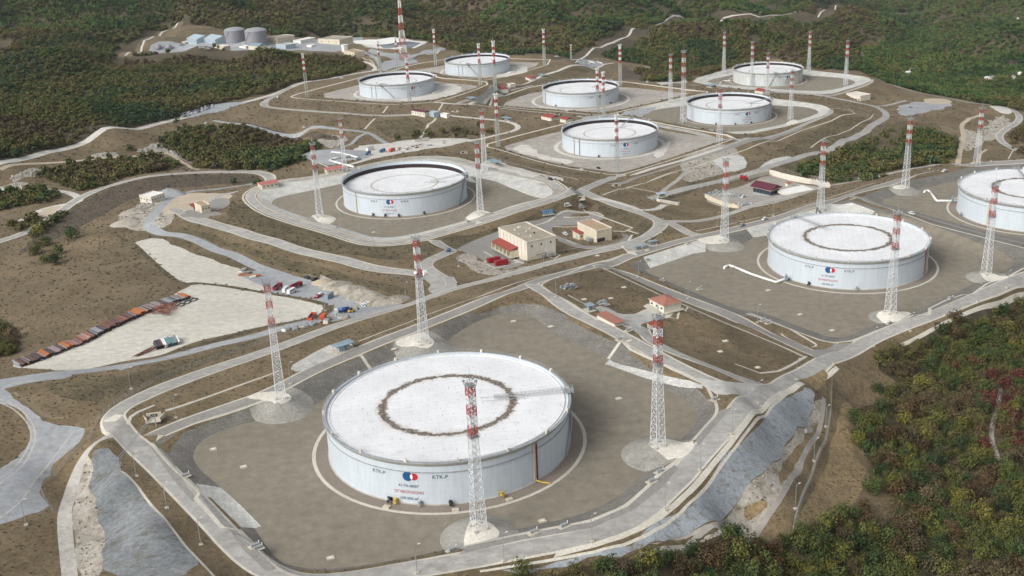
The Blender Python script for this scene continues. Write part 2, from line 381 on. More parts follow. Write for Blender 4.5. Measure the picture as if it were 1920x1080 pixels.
# station and basin
poly('track', "240,102 262,92 285,84 300,77 420,79 560,80 600,70 650,70 690,76 640,98 600,96 540,93 430,96 330,98")
line('wood_floor', 30, "1040,108 1107,93 1157,80 1187,64 1233,47 1280,34 1350,32 1413,28 1500,31 1533,30 1550,21 1567,12", 2)
line('grass', 26, "235,106 262,92 287,75 300,66 313,61 333,47", 2)
line('road_pale', 4, "235,104 262,88 287,70 300,62 313,57 333,43")
poly('scrub', "300,76 330,62 380,53 420,54 425,74 390,79 350,80", 1)
poly('liner', "650,78 690,74 800,78 797,82 750,91 687,87", 0)
poly('water', "708,84 743,79.5 790,80.5 748,88.5", 0)
line('path', 1.5, "640,77 690,72.5 806,76.5 752,92.5 686,88 640,79", 0)
poly('track', "690,95 720,108 760,112 790,102 830,98 840,92 820,86 800,98 760,104 720,98 700,92")
line('track', 8, "680,97 700,105 712,120 722,132", 1)
poly('track', "712,115 760,108 790,112 770,120 735,128 715,132")
line('road_pale', 5, "640,112 660,114 690,116 705,125 700,132", 1)
line('path', 1.5, "680,108 700,118 706,128 703,133", 0)
line('road_pale', 3, "835,83 838,92 825,100 800,102", 1)
# kerb lines round the far pads
for k, w in ((4, 2.2), (5, 2.6), (6, 2.6), (7, 2.6), (9, 1.6), (8, 1.6)):
    c = padW[k][1]; LAY.append(('kerb' if k > 7 else 'path', 'l', np.concatenate([c, c[:1]]), w / 2))
line('road', 5, "1190,222 1233,236 1300,248 1385,262", 1)
line('road', 6, "1558,206 1557,214 1500,236 1392,264 1353,277 1282,300", 1)
line('road', 5, "1636,149 1632,157 1582,174 1556,180 1520,177 1440,172 1300,160", 1)
line('road_pale', 4, "817,192 845,195 900,197 960,205 1060,215 1110,219 1150,218 1171,213", 1)
line('road_pale', 5, "1150,118 1060,130 1000,148 940,170 880,195", 1)
line('road', 4, "1000,160 950,168 900,190 850,196", 1)
poly('track', "1075,112 1105,109 1125,118 1135,122 1110,126 1080,122")
line('road_pale', 3, "1210,125 1240,132 1260,136 1230,142 1215,148 1213,155", 1)
poly('road_pale', "1230,155 1290,148 1290,154 1240,160", 0)
poly('track', "1150,216 1171,209 1230,200 1160,222 1110,226 1090,225 1100,218", 0)
line('kerb', 1.5, "1220,338 1280,318 1340,300 1400,280 1466,261 1507,243 1560,226 1603,213 1590,203 1553,197", 0)
line('kerb', 1.2, "1553,204 1575,204 1600,206 1638,214 1632,222 1590,245 1520,277", 0)
line('asphalt', 6, "1150,345 1200,331 1270,308 1353,283 1424,261 1500,240", 1)
line('road_pale', 5, "1160,331 1200,322 1282,300 1353,277", 1)
line('road', 4, "1291,318 1275,335 1250,352 1230,368", 1)
line('road', 8, "1220,372 1249,362 1300,350 1345,341 1380,331 1407,325 1449,310 1512,291 1585,264 1645,230 1664,219 1657,207 1637,198 1603,190 1560,184 1520,176")
line('kerb', 1, "1250,366 1300,354 1345,345 1400,331", 1)
line('road', 6, "1640,199 1665,198 1697,189", 1)
poly('track', "1682,207 1690,198 1707,192 1740,190 1778,188 1782,196 1780,202 1739,209 1700,217 1685,215")
poly('dirt', "1725,188 1760,184 1785,188 1778,196 1740,195")
line('road', 6, "1670,158 1687,164 1749,179 1822,193 1870,198 1900,207 1914,219 1905,232 1880,246 1872,256 1880,268 1905,281 1960,295", kerb=1.2, kc='road_pale')
poly('road_pale', "1850,198 1880,200 1900,210 1890,215 1870,210")
line('dirt', 5, "1836,216 1815,225 1801,234 1808,257 1800,280 1795,309", 2)
line('dirt', 3, "1823,309 1835,290 1850,280", 1)
line('path', 1, "1857,305 1900,280", 0)
line('road_pale', 4.5, "1040,106 1107,90 1157,77 1187,60 1233,43 1280,31 1350,29 1413,25 1500,28 1533,27 1550,18 1567,10", 2)
line('rubble', 3, "1590,95 1620,112 1660,128", 1)
# control-building yard
poly('asphalt', "852,466 895,447 940,430 975,417 1045,398 1075,393 1110,394 1133,403 1130,414 1090,422 1050,422 1033,428 1040,440 1075,452 1095,461 1130,461 1160,453 1172,446 1162,437 1180,441 1187,449 1170,462 1110,468 1080,464 1040,448 1010,430 985,450 960,470 990,490 960,504 930,504 895,480 870,473", 1)
poly('grass', "1066,405 1080,400 1100,399 1107,404 1095,409 1070,409")
line('kerb', 1.6, "1068,396 1100,396", 0); line('kerb', 1.6, "1057,406 1106,406", 0); line('kerb', 1.6, "1037,425 1082,425", 0)
line('kerb', 1.2, "1004,422 1050,398 1070,394 1115,396 1132,405", 1)
line('kerb', 1.6, "1086,380 1186,427 1172,434 1150,433", 0); line('kerb', 1.6, "1175,431 1197,438", 0); line('path', 1.6, "1185,440 1178,452", 0)
line('kerb', 1.0, "1093,465 1110,467 1150,460 1172,453", 1)
line('kerb', 1.6, "905,491 928,503 975,490", 0); line('kerb', 1.6, "908,472 928,484 905,492", 0); line('kerb', 2, "962,486 982,494", 0)
line('kerb', 1.2, "1033,473 1050,478 1040,485 1030,482", 0); line('kerb', 1, "1042,472 1090,463", 0); line('kerb', 1, "1062,450 1080,458", 0)
poly('rubble', "870,473 895,482 925,505 960,507 990,497 1000,500 950,515 900,515 880,500 850,485", 1)
# main roads
line('road', 8, "325,392 342,402 387,416 450,434 512,452 600,477 640,487 707,504 780,513 830,520", kerb=1.0)
poly('road', "770,515 790,505 805,500 830,520 855,532 850,545 820,552 800,545 810,530")
line('asphalt', 6, "345,404 380,404 388,396", 1)
line('road', 6.5, "830,520 800,502 800,490 830,478 850,470 835,464 815,452", kerb=.6)
poly('asphalt', "345,396 370,392 400,395 420,402 400,404 385,410 350,405")
_c3 = padW[3][1]
def ringroad(cls, c, off, width, kerb):
    cc = np.concatenate([c, c[:2]]); t = np.gradient(cc, axis=0); t /= np.linalg.norm(t, axis=1)[:, None] + 1e-9
    area = 0.5 * np.sum(c[:, 0] * np.roll(c[:, 1], -1) - np.roll(c[:, 0], -1) * c[:, 1])
    s = -1 if area > 0 else 1
    w = cc + s * np.stack([-t[:, 1], t[:, 0]], 1) * off
    if kerb: LAY.append(('kerb', 'l', w, width / 2 + kerb))
    LAY.append((cls, 'l', w, width / 2))
ringroad('road', _c3, 5.5, 6.5, 1.0)
ringroad('kerb', _c3, 11.5, 1.6, 0)
LAY.append(('kerb', 'l', np.concatenate([_c3, _c3[:1]]), .5))
poly('gravel_grey', "1000,345 1040,352 1080,362 1080,370 1045,372 1035,366 1037,357 1017,342", 1)
poly('gravel_pale', "905,302 925,303 1000,322 1060,334 1055,340 1000,334 930,315 905,310", 0)
poly('stones_pale', "910,300 950,306 920,312 905,306", 0)
line('path', 1.2, "913,292 960,306 1026,323 1085,338", 0)
line('kerb', 1.2, "905,306 990,330 1050,346", 0)
line('road', 7, "1165,328 1130,340 1094,354 1075,362 1040,374 984,390 925,408 900,414", kerb=.8)
line('road', 7, "1092,357 1110,367 1130,374 1180,392 1213,403 1236,414", kerb=.8)
line('road_pale', 5, "1120,373 1180,385 1200,395 1230,393 1245,384", 1)
line('kerb', 1.4, "1130,366 1160,355 1185,352 1260,367", 0)
line('kerb', 1.6, "1175,352 1272,322", 0)
# north road
line('road', 8.5, "215,800 210,783 225,766 245,754 300,728 400,692 520,652 640,607 720,585 790,563 847,542 907,528 973,510 1040,490 1107,473 1160,462 1207,447 1236,428 1240,418 1236,414", kerb=1.0)
line('road', 7, "1236,420 1258,415 1303,415 1353,406 1408,387 1470,366 1533,351 1578,345 1640,332 1720,315 1790,305 1832,304", kerb=.8)
line('road', 6, "1254,416 1275,428 1298,440 1310,441", kerb=.6)
line('road', 6, "820,548 850,535 840,520", kerb=.4)
# south road (asphalt) and its two concrete drains
SR = "300,812 350,791 433,763 507,737 590,692 649,668 714,640 800,608 887,573 973,542 1007,527 1073,507 1160,485 1207,472 1280,450 1347,437 1413,420 1467,407 1513,388 1580,370 1613,358 1687,340 1732,325 1766,317 1812,311 1850,306 1930,302"
line('asphalt', 6.5, SR, kerb=1.1)
line('kerb', 1.3, "673,640 780,598 850,573 920,548 1000,522 1100,497 1170,476", 1)
line('kerb', 1.2, "310,770 420,733 520,697", 1)
line('kerb', 1.2, "1305,433 1400,413 1480,392 1560,370 1640,343", 1)
line('path', 5, "1170,462 1185,475", 0)
poly('road', "1168,458 1205,450 1215,462 1190,472 1172,470")
poly('road', "1258,415 1236,425 1228,440 1215,452 1230,432 1245,412", 0)
poly('road_patch', "540,690 575,668 630,640 665,655 620,672 560,700")
poly('road_pale', "600,655 650,640 665,650 620,665")
# east roads
line('road', 6.5, "997,533 1057,577 1123,607 1180,637 1233,667 1280,692 1340,720 1385,735", kerb=1.0)
line('road', 6, "1203,615 1215,634 1230,644 1280,667 1340,690 1390,712 1440,725", kerb=.9)
poly('road_patch', "1110,577 1130,572 1167,592 1200,583 1222,577 1232,590 1228,600 1205,606 1200,612 1205,622 1235,640 1220,642 1190,622 1168,612")
poly('kerb', "1206,574 1215,569 1245,588 1265,575 1262,570 1268,574 1262,590 1250,597 1220,585", 0)
line('asphalt', 7, "1125,500 1140,500 1171,512 1233,539 1300,566 1380,594 1467,637 1507,655 1540,668", kerb=1.1)
line('kerb', 1.6, "1131,503 1234,551 1290,575 1400,622 1505,668", 0)
line('kerb', 1.3, "1100,497 1017,530 1015,540 1080,575 1120,600", 1)
line('kerb', 1.0, "1065,553 1105,574", 0)
line('kerb', 1.2, "1170,590 1225,577", 0); line('kerb', 1.0, "1245,592 1270,598 1290,575", 0)
line('kerb', 1.4, "1380,683 1440,705 1512,668", 1)
line('kerb', 1.3, "1405,587 1470,612 1530,645 1530,648 1515,650 1470,630 1465,625", 0)
line('stones_pale', 4, "1145,681 1310,726", 0)
line('path', 1.6, "1162,643 1140,672", 0)
line('path', 1.6, "677,668 697,694", 0)
# outer ring road
SE = "2050,478 1920,518 1847,550 1747,592 1680,615 1613,645 1540,679 1480,713 1455,728 1407,757 1363,798 1313,850 1280,890 1257,912 1207,960 1140,997 1073,1012 973,1030 853,1055 740,1072 640,1086 570,1090 500,1068 450,1030 400,975 345,920 300,875 262,840 232,812 215,795"
line('road', 8.5, SE, kerb=1.0)
poly('asphalt', "300,840 322,862 340,895 365,935 350,930 320,890 290,850", 0)
poly('asphalt', "280,835 295,838 350,912 372,938 360,940 325,900", 0)
poly('asphalt', "430,995 465,1020 525,1068 500,1072 455,1030", 0)
poly('asphalt', "880,1022 1100,978 1175,950 1240,890 1262,870 1272,878 1240,915 1190,955 1110,990 980,1012 860,1040", 0)
poly('road_patch', "1300,705 1350,718 1400,718 1430,722 1400,745 1350,745 1320,722")
poly('asphalt', "1302,825 1330,795 1350,770 1372,765 1340,800 1310,835", 0)
poly('asphalt', "1515,660 1565,645 1600,642 1560,660 1530,672", 0)
line('path', 2.2, "1570,690 1497,718 1437,757 1380,820 1330,880 1280,937 1223,983 1140,1018 1043,1040", 1)
line('path', 1.0, "1530,712 1460,748 1395,822 1345,885 1290,952 1230,1000 1150,1032 1000,1056 900,1072", 1)
line('path', 2, "1673,653 1760,612 1847,577 1930,553", 0)
line('kerb', 1.8, "1920,503 1893,518 1850,532 1823,552 1803,553 1773,563 1743,578 1743,590 1712,591 1670,610 1597,639 1563,643 1537,638 1400,588", 0)
line('kerb', 1.8, "1297,829 1270,865 1237,890 1213,915 1173,949 1107,977 1047,989 1007,995 947,1009 873,1025", 0)
line('kerb', 1.6, "285,833 330,883 347,897 375,925 367,935 417,990 450,995 467,1013 493,1040 527,1070 560,1084", 0)
line('kerb', 1.4, "1170,645 1187,659 1280,698 1325,722 1335,745 1345,763 1343,778 1323,800 1300,826", 1)
line('kerb', 1.2, "1593,375 1607,370 1687,398 1747,421 1853,448 1930,468", 0)
line('asphalt', 4.5, "1590,368 1640,380 1690,394 1750,412 1853,441 1930,458", 1)
line('kerb', 1.2, "240,795 247,780 290,760", 1)
# tower aprons
AP = ["460,748 477,737 520,733 547,740 545,753 517,760 505,752", "733,644 770,628 800,622 815,640 812,650 797,657 770,648",
      "876,990 882,978 913,978 945,1004 900,1013 873,1023 868,1018", "1215,835 1222,828 1260,824 1292,828 1305,835 1285,858 1258,862 1235,850",
      "1640,590 1668,582 1700,583 1712,588 1672,608 1650,600", "1835,513 1850,510 1898,518 1870,529 1845,524",
      "1303,450 1330,443 1355,441 1372,452 1358,458 1320,455", "580,405 600,400 625,405 632,412 612,420 590,413",
      "872,408 885,398 900,393 925,398 905,406 880,413", "1668,350 1697,345 1708,353 1690,357", "1470,232 1490,222 1500,228 1480,236"]
for s in AP: poly('apron', s)
line('road_grey', 5, "205,818 165,845 140,885 122,950 122,1010 132,1095")
poly('track', "-60,733 0,728 20,738 67,783 113,797 157,797 150,827 100,867 75,905 78,933 93,952 0,985 -60,1010 -60,900 0,880 33,858 60,822 57,793 18,757 -60,745")
line('path', 1.0, "227,884 260,915 330,1000 407,1088", 0)
line('ditch', 1.5, "25,735 60,760 90,785 130,782", 1)
poly('grass_gold', "1575,760 1600,755 1590,800 1600,850 1640,900 1610,930 1560,960 1520,985 1500,980 1530,910 1560,840 1572,790")
poly('grass_gold', "1490,840 1530,790 1540,800 1515,850 1490,880 1470,905 1455,910 1470,870")
poly('grass_gold', "1400,945 1430,930 1440,940 1425,965 1395,975")
poly('grass_gold', "1495,715 1545,690 1552,700 1540,730 1520,728")
poly('scrub', "1130,1052 1210,1030 1290,1005 1350,990 1330,1003 1260,1025 1180,1045", 1)
line('rubble', 2.2, "1876,725 1872,760 1862,790 1857,820 1868,850 1878,880")
line('road_grey', .6, "-40,742 20,752 58,785 68,815 60,845 20,895 -40,940")
line('road_grey', .6, "-40,748 14,758 50,788 60,815 52,842 12,890 -40,930")
line('road_grey', .6, "140,805 110,845 80,880 50,930 10,965 -30,990")
line('gravel_grey', 1.8, "1545,745 1542,790 1515,840 1493,880 1470,930 1440,975 1370,1002 1280,1030", 2)
line('ditch', 1.4, "1558,720 1556,800 1524,880 1504,930 1490,990", 1)
# ------------------------------------------------------------------ materials
def mat(name, base, rough=.85, metal=0, build=None):
    m = bpy.data.materials.new(name); m.use_nodes = True
    b = m.node_tree.nodes['Principled BSDF']
    b.inputs['Base Color'].default_value = (*base, 1); b.inputs['Roughness'].default_value = rough
    b.inputs['Metallic'].default_value = metal
    if build: build(m.node_tree, b)
    return m

def _noise(nt, scale, detail=4, vec=None, rough=.6, kind='n', stretch=None):
    n = nt.nodes.new('ShaderNodeTexNoise' if kind == 'n' else 'ShaderNodeTexVoronoi')
    n.inputs['Scale'].default_value = scale
    if kind == 'n':
        n.inputs['Detail'].default_value = detail; n.inputs['Roughness'].default_value = rough
    if vec is not None:
        if stretch:
            mp = nt.nodes.new('ShaderNodeMapping'); mp.inputs['Scale'].default_value = stretch[:3]
            if len(stretch) > 3: mp.inputs['Rotation'].default_value = (0, 0, stretch[3])
            nt.links.new(vec, mp.inputs['Vector']); vec = mp.outputs['Vector']
        nt.links.new(vec, n.inputs['Vector'])
    return n
def _ramp(nt, fac, stops):
    r = nt.nodes.new('ShaderNodeValToRGB'); e = r.color_ramp.elements
    while len(e) < len(stops): e.new(0.5)
    for i, (p, c) in enumerate(stops):
        e[i].position = p; e[i].color = (*c, 1)
    nt.links.new(fac, r.inputs['Fac']); return r
def _mix(nt, fac, a, b, mode='MIX'):
    m = nt.nodes.new('ShaderNodeMix'); m.data_type = 'RGBA'; m.blend_type = mode
    for s, v in ((0, fac), (6, a), (7, b)):
        if hasattr(v, 'links'): nt.links.new(v, m.inputs[s])
        elif s == 0: m.inputs[0].default_value = v
        else: m.inputs[s].default_value = (*v, 1)
    return m.outputs[2]
def world_vec(nt): return nt.nodes.new('ShaderNodeNewGeometry').outputs['Position']

def ground_mat(name, c1, c2, c3=None, s1=.035, s2=.35, mixc=.5, bump=.4, bs=1.2, rough=.92, stretch=None, speck=None, grain=(.80, 1.16)):
    """large soft patches of c1/c2, fine grain, optional third tone in streaks"""
    def bld(nt, b):
        v = world_vec(nt)
        n1 = _noise(nt, s1, 6, v, .65); n2 = _noise(nt, s2, 6, v, .7, stretch=stretch)
        col = _ramp(nt, n1.outputs['Fac'], [(.36, c1), (.64, c2)]).outputs['Color']
        if c3:
            f = _ramp(nt, n2.outputs['Fac'], [(.5, (0, 0, 0)), (.68, (1, 1, 1))]).outputs['Color']
            mm = nt.nodes.new('ShaderNodeMath'); mm.operation = 'MULTIPLY'; mm.inputs[1].default_value = mixc
            nt.links.new(f, mm.inputs[0]); col = _mix(nt, mm.outputs[0], col, c3)
        n3 = _noise(nt, s2 * 3, 3, v, .7)
        g = _ramp(nt, n3.outputs['Fac'], [(.3, (grain[0],) * 3), (.7, (grain[1],) * 3)])
        col = _mix(nt, 1.0, col, g.outputs['Color'], 'MULTIPLY')
        if speck:
            sv = _noise(nt, speck[1], kind='v', vec=v)
            sf = _ramp(nt, sv.outputs['Distance'], [(speck[2], (1, 1, 1)), (speck[2] + .08, (0, 0, 0))])
            col = _mix(nt, sf.outputs['Color'], col, speck[0])
        nt.links.new(col, b.inputs['Base Color'])
        bp = nt.nodes.new('ShaderNodeBump'); bp.inputs['Strength'].default_value = bump; bp.inputs['Distance'].default_value = bs
        nt.links.new(n2.outputs['Fac'], bp.inputs['Height']); nt.links.new(bp.outputs['Normal'], b.inputs['Normal'])
    return mat(name, c1, rough, 0, bld)

def slab_mat(name, c1, c2, joint, sx=1.6, rot=0.4, amount=.6):
    """courses of stone slabs laid along the bank, with dark joints"""
    def bld(nt, b):
        v = world_vec(nt)
        mp = nt.nodes.new('ShaderNodeMapping'); mp.inputs['Rotation'].default_value = (0, 0, rot)
        nt.links.new(v, mp.inputs['Vector'])
        br = nt.nodes.new('ShaderNodeTexBrick'); br.inputs['Scale'].default_value = 1 / sx
        br.inputs['Mortar Size'].default_value = .06; br.inputs['Brick Width'].default_value = 1.2; br.inputs['Row Height'].default_value = .8
        br.inputs['Color1'].default_value = (*c1, 1); br.inputs['Color2'].default_value = (*c2, 1); br.inputs['Mortar'].default_value = (*joint, 1)
        nt.links.new(mp.outputs['Vector'], br.inputs['Vector'])
        n = _noise(nt, .12, 6, v, .7)
        g = _ramp(nt, n.outputs['Fac'], [(.3, (.78, .78, .78)), (.7, (1.2, 1.2, 1.2))])
        base = _mix(nt, amount, c1, br.outputs['Color'])
        n2 = _noise(nt, .9, 3, v, .7)
        g2 = _ramp(nt, n2.outputs['Fac'], [(.35, (.82, .82, .82)), (.65, (1.15, 1.15, 1.15))])
        col = _mix(nt, 1.0, _mix(nt, 1.0, base, g.outputs['Color'], 'MULTIPLY'), g2.outputs['Color'], 'MULTIPLY')
        nt.links.new(col, b.inputs['Base Color'])
        bp = nt.nodes.new('ShaderNodeBump'); bp.inputs['Strength'].default_value = .5; bp.inputs['Distance'].default_value = .3
        nt.links.new(n2.outputs['Fac'], bp.inputs['Height']); nt.links.new(bp.outputs['Normal'], b.inputs['Normal'])
    return mat(name, c1, .9, 0, bld)

GM = {
 'wood_floor': ground_mat('forest_floor', (.045, .040, .022), (.085, .062, .035), (.12, .09, .055), .02, .12, .5),
 'grass': ground_mat('dry_grass', (.108, .079, .041), (.178, .133, .076), (.068, .055, .029), .028, .22, .8, bump=.6, grain=(.66, 1.34)),
 'grass_pale': ground_mat('pale_grass', (.28, .22, .13), (.34, .27, .16), None),
 'scrub': ground_mat('scrub_bank', (.074, .058, .030), (.140, .110, .058), (.046, .046, .022), .04, .2, .85, bump=.8, bs=2, grain=(.6, 1.4)),
 'scrub_dark': ground_mat('dark_scrub', (.062, .046, .034), (.105, .080, .056), (.045, .045, .022), .06, .2, .8, bump=.9, bs=2),
 'gravel': ground_mat('pad_gravel', (.180, .159, .122), (.215, .191, .148), (.158, .140, .107), .010, .07, .3, bump=.1, stretch=(1, 3, 1, .6)),
 'gravel_grey': ground_mat('grey_gravel', (.27, .25, .222), (.35, .325, .29), (.41, .385, .35), .02, .05, .6, stretch=(1, 3, 1, .5)),
 'gravel_pale': ground_mat('pale_gravel', (.48, .46, .42), (.56, .54, .50), (.42, .40, .36), .05, .12, .7),
 'dirt_dark': ground_mat('damp_gravel', (.185, .155, .125), (.22, .185, .15)),
 'revetment': slab_mat('revetment_stone', (.145, .138, .122), (.205, .196, .174), (.08, .076, .066)),
 'stones_pale': slab_mat('pale_revetment_stone', (.45, .45, .42), (.53, .53, .50), (.33, .33, .31), 2.0, .35, .8),
 'stones_mid': slab_mat('mound_stone', (.26, .252, .225), (.32, .312, .28), (.17, .165, .145), 1.0, .9, .6),
 'apron': ground_mat('apron_concrete', (.56, .53, .46), (.64, .61, .54), (.48, .45, .39), .06, .3, .5),
 'yard': ground_mat('yard_ballast', (.50, .475, .41), (.56, .535, .47), (.43, .41, .355), .014, .10, .7, stretch=(1, 2.5, 1, -.3)),
 'track': ground_mat('crushed_stone_track', (.26, .275, .29), (.335, .35, .365), (.25, .24, .22), .025, .12, .7, stretch=(1, 3, 1, .3)),
 'dirt': ground_mat('bare_earth', (.40, .34, .25), (.47, .40, .30), (.33, .27, .19), .05, .2, .6),
 'rubble': ground_mat('rubble', (.29, .265, .22), (.40, .37, .32), (.15, .12, .075), .06, .16, .9, bump=.7, bs=1.5),
 'rock_slope': ground_mat('rock_face', (.245, .275, .30), (.33, .36, .38), (.15, .125, .085), .04, .34, .9, bump=.3, grain=(.75, 1.2), bs=1.5, stretch=(1, 1.5, 1, .8)),
 'rock_dark': ground_mat('dark_rock_face', (.135, .15, .158), (.215, .23, .24), (.11, .095, .065), .05, .2, .85, bump=.5, bs=1.5, stretch=(1, 1.5, 1, .8), grain=(.7, 1.25)),
 'grass_gold': ground_mat('golden_grass', (.20, .145, .075), (.26, .19, .10), (.11, .085, .045), .05, .2, .8, bump=.6, grain=(.6, 1.4)),
 'kerb': ground_mat('kerb_concrete', (.45, .425, .365), (.55, .52, .45), (.37, .345, .29), .05, .5, .5),
 'path': ground_mat('path_concrete', (.50, .47, .40), (.58, .55, .48), (.40, .37, .31), .05, .4, .5),
 'road': ground_mat('concrete_road', (.285, .277, .257), (.365, .355, .332), (.235, .228, .213), .03, .09, .8, stretch=(1, 2.5, 1, .45)),
 'road_pale': ground_mat('pale_road', (.47, .45, .41), (.54, .52, .48), (.40, .38, .34), .03, .12, .5),
 'road_patch': ground_mat('patched_road', (.36, .355, .33), (.46, .45, .43), (.29, .285, .265), .06, .1, .9),
 'road_grey': ground_mat('dirt_road', (.36, .34, .31), (.44, .42, .38), (.29, .27, .24), .04, .2, .7),
 'asphalt': ground_mat('asphalt', (.215, .205, .19), (.265, .255, .235), (.18, .17, .158), .03, .3, .5),
 'ditch': ground_mat('ditch_weeds', (.15, .125, .075), (.24, .205, .14)),
 'liner': ground_mat('basin_liner', (.66, .66, .62), (.74, .74, .70)),
 'water': mat('basin_water', (.035, .055, .075), .15),
}
NAMES = {'wood_floor': 'forest_floor', 'grass': 'ground', 'grass_pale': 'pale_grass_verge', 'grass_gold': 'golden_grass', 'scrub': 'bank', 'scrub_dark': 'scrub_bank', 'gravel': 'gravel_floor', 'gravel_grey': 'grey_gravel_floor', 'gravel_pale': 'pale_gravel',
         'dirt_dark': 'tank_surround', 'revetment': 'embankment', 'stones_pale': 'pale_embankment', 'stones_mid': 'stone_mound', 'apron': 'concrete_apron', 'yard': 'storage_yard_ground', 'track': 'track', 'dirt': 'bare_earth', 'rubble': 'rubble_ground',
         'rock_slope': 'rock_slope', 'rock_dark': 'dark_rock_slope', 'kerb': 'kerb', 'path': 'path', 'road': 'road', 'road_pale': 'pale_road', 'road_patch': 'patched_road', 'road_grey': 'dirt_road', 'asphalt': 'asphalt_road', 'ditch': 'ditch', 'liner': 'basin_lining', 'water': 'water'}

# ------------------------------------------------------------------ one continuous triangulated ground
def dist_cam(p): return np.hypot(p[..., 0], p[..., 1])
V, E = [], []
def addchain(w, closed):
    d = float(np.median(dist_cam(w)))
    w = resample(w, 5 if d < 700 else 8 if d < 1200 else 12 if d < 2000 else 40, closed)
    i0 = len(V)
    for q in w: V.append((float(q[0]), float(q[1])))
    n = len(w)
    for i in range(n if closed else n - 1): E.append((i0 + i, i0 + (i + 1) % n))
for cls, kind, w, hw in LAY:
    if kind == 'p': addchain(w, True)
    else:
        t = np.gradient(w, axis=0); t /= np.linalg.norm(t, axis=1)[:, None] + 1e-9
        nrm = np.stack([-t[:, 1], t[:, 0]], 1)
        closed = np.linalg.norm(w[0] - w[-1]) < 1e-3
        if closed: addchain(w[:-1] + nrm[:-1] * hw, True); addchain(w[:-1] - nrm[:-1] * hw, True)
        else: addchain(np.concatenate([w + nrm * hw, (w - nrm * hw)[::-1]]), True)
y = -500.0; row = 0
while y < 8200:
    d = max(abs(y), 260); st = max(7, d * .013) if y < 3200 else d * .04
    xm = max(500, y * 1.0 + 300)
    xs = np.arange(-xm, xm, st) + (row % 2) * st / 2
    for x in xs: V.append((float(x + rnd.uniform(-.2, .2) * st), float(y + rnd.uniform(-.2, .2) * st)))
    y += st * .87; row += 1
res = geometry.delaunay_2d_cdt([Vector(v) for v in V], E, [], 0, 0.02)
vv = np.array([(v.x, v.y) for v in res[0]]); tris = np.array([tuple(f) for f in res[2]])
cen = vv[tris].mean(1)
cls_names = ['wood_floor'] + sorted({l[0] for l in LAY} - {'wood_floor'})
cid = np.zeros(len(cen), int)
for cls, kind, w, hw in LAY:
    lo, hi = w.min(0) - hw, w.max(0) + hw
    m = np.where((cen[:, 0] >= lo[0]) & (cen[:, 0] <= hi[0]) & (cen[:, 1] >= lo[1]) & (cen[:, 1] <= hi[1]))[0]
    if not len(m): continue
    if kind == 'p': s = inside(w, cen[m])
    else: s = seg_dist(w, cen[m], False) < hw
    cid[m[s]] = cls_names.index(cls)
zz = H(vv)
def mesh_obj(name, verts, faces, material, parent=None, smooth=False):
    me = bpy.data.meshes.new(name); me.from_pydata([tuple(map(float, v)) for v in verts], [], [tuple(map(int, f)) for f in faces])
    if material is not None:
        for mm in (material if isinstance(material, (list, tuple)) else [material]): me.materials.append(mm)
    if smooth: me.polygons.foreach_set('use_smooth', [True] * len(me.polygons))
    o = bpy.data.objects.new(name, me); COL.objects.link(o)
    if parent: o.parent = parent
    return o
for i, c in enumerate(cls_names):
    t = tris[cid == i]
    if not len(t): continue
    used, inv = np.unique(t.ravel(), return_inverse=True)
    a = vv[t[:, 0]]; b = vv[t[:, 1]]; cc = vv[t[:, 2]]
    flip = ((b[:, 0] - a[:, 0]) * (cc[:, 1] - a[:, 1]) - (b[:, 1] - a[:, 1]) * (cc[:, 0] - a[:, 0])) < 0
    f = inv.reshape(-1, 3); f[flip] = f[flip][:, ::-1]
    o = mesh_obj(NAMES[c], np.column_stack([vv[used], zz[used]]), f, GM[c], smooth=True)
    o['kind'] = 'structure'
print('ground tris', len(tris))
def ground_class(Q):
    c = np.zeros(len(Q), int)
    for cls, kind, w, hw in LAY:
        if kind == 'p': s = inside(w, Q)
        else:
            lo, hi = w.min(0) - hw, w.max(0) + hw
            s = np.zeros(len(Q), bool)
            m = np.where((Q[:, 0] >= lo[0]) & (Q[:, 0] <= hi[0]) & (Q[:, 1] >= lo[1]) & (Q[:, 1] <= hi[1]))[0]
            if len(m): s[m] = seg_dist(w, Q[m], False) < hw + 1.5
        c[s] = cls_names.index(cls)
    return c
SUN_E, SKY_S, EXPO = 1.5, .12, 0.58
HAZE = 0.00002
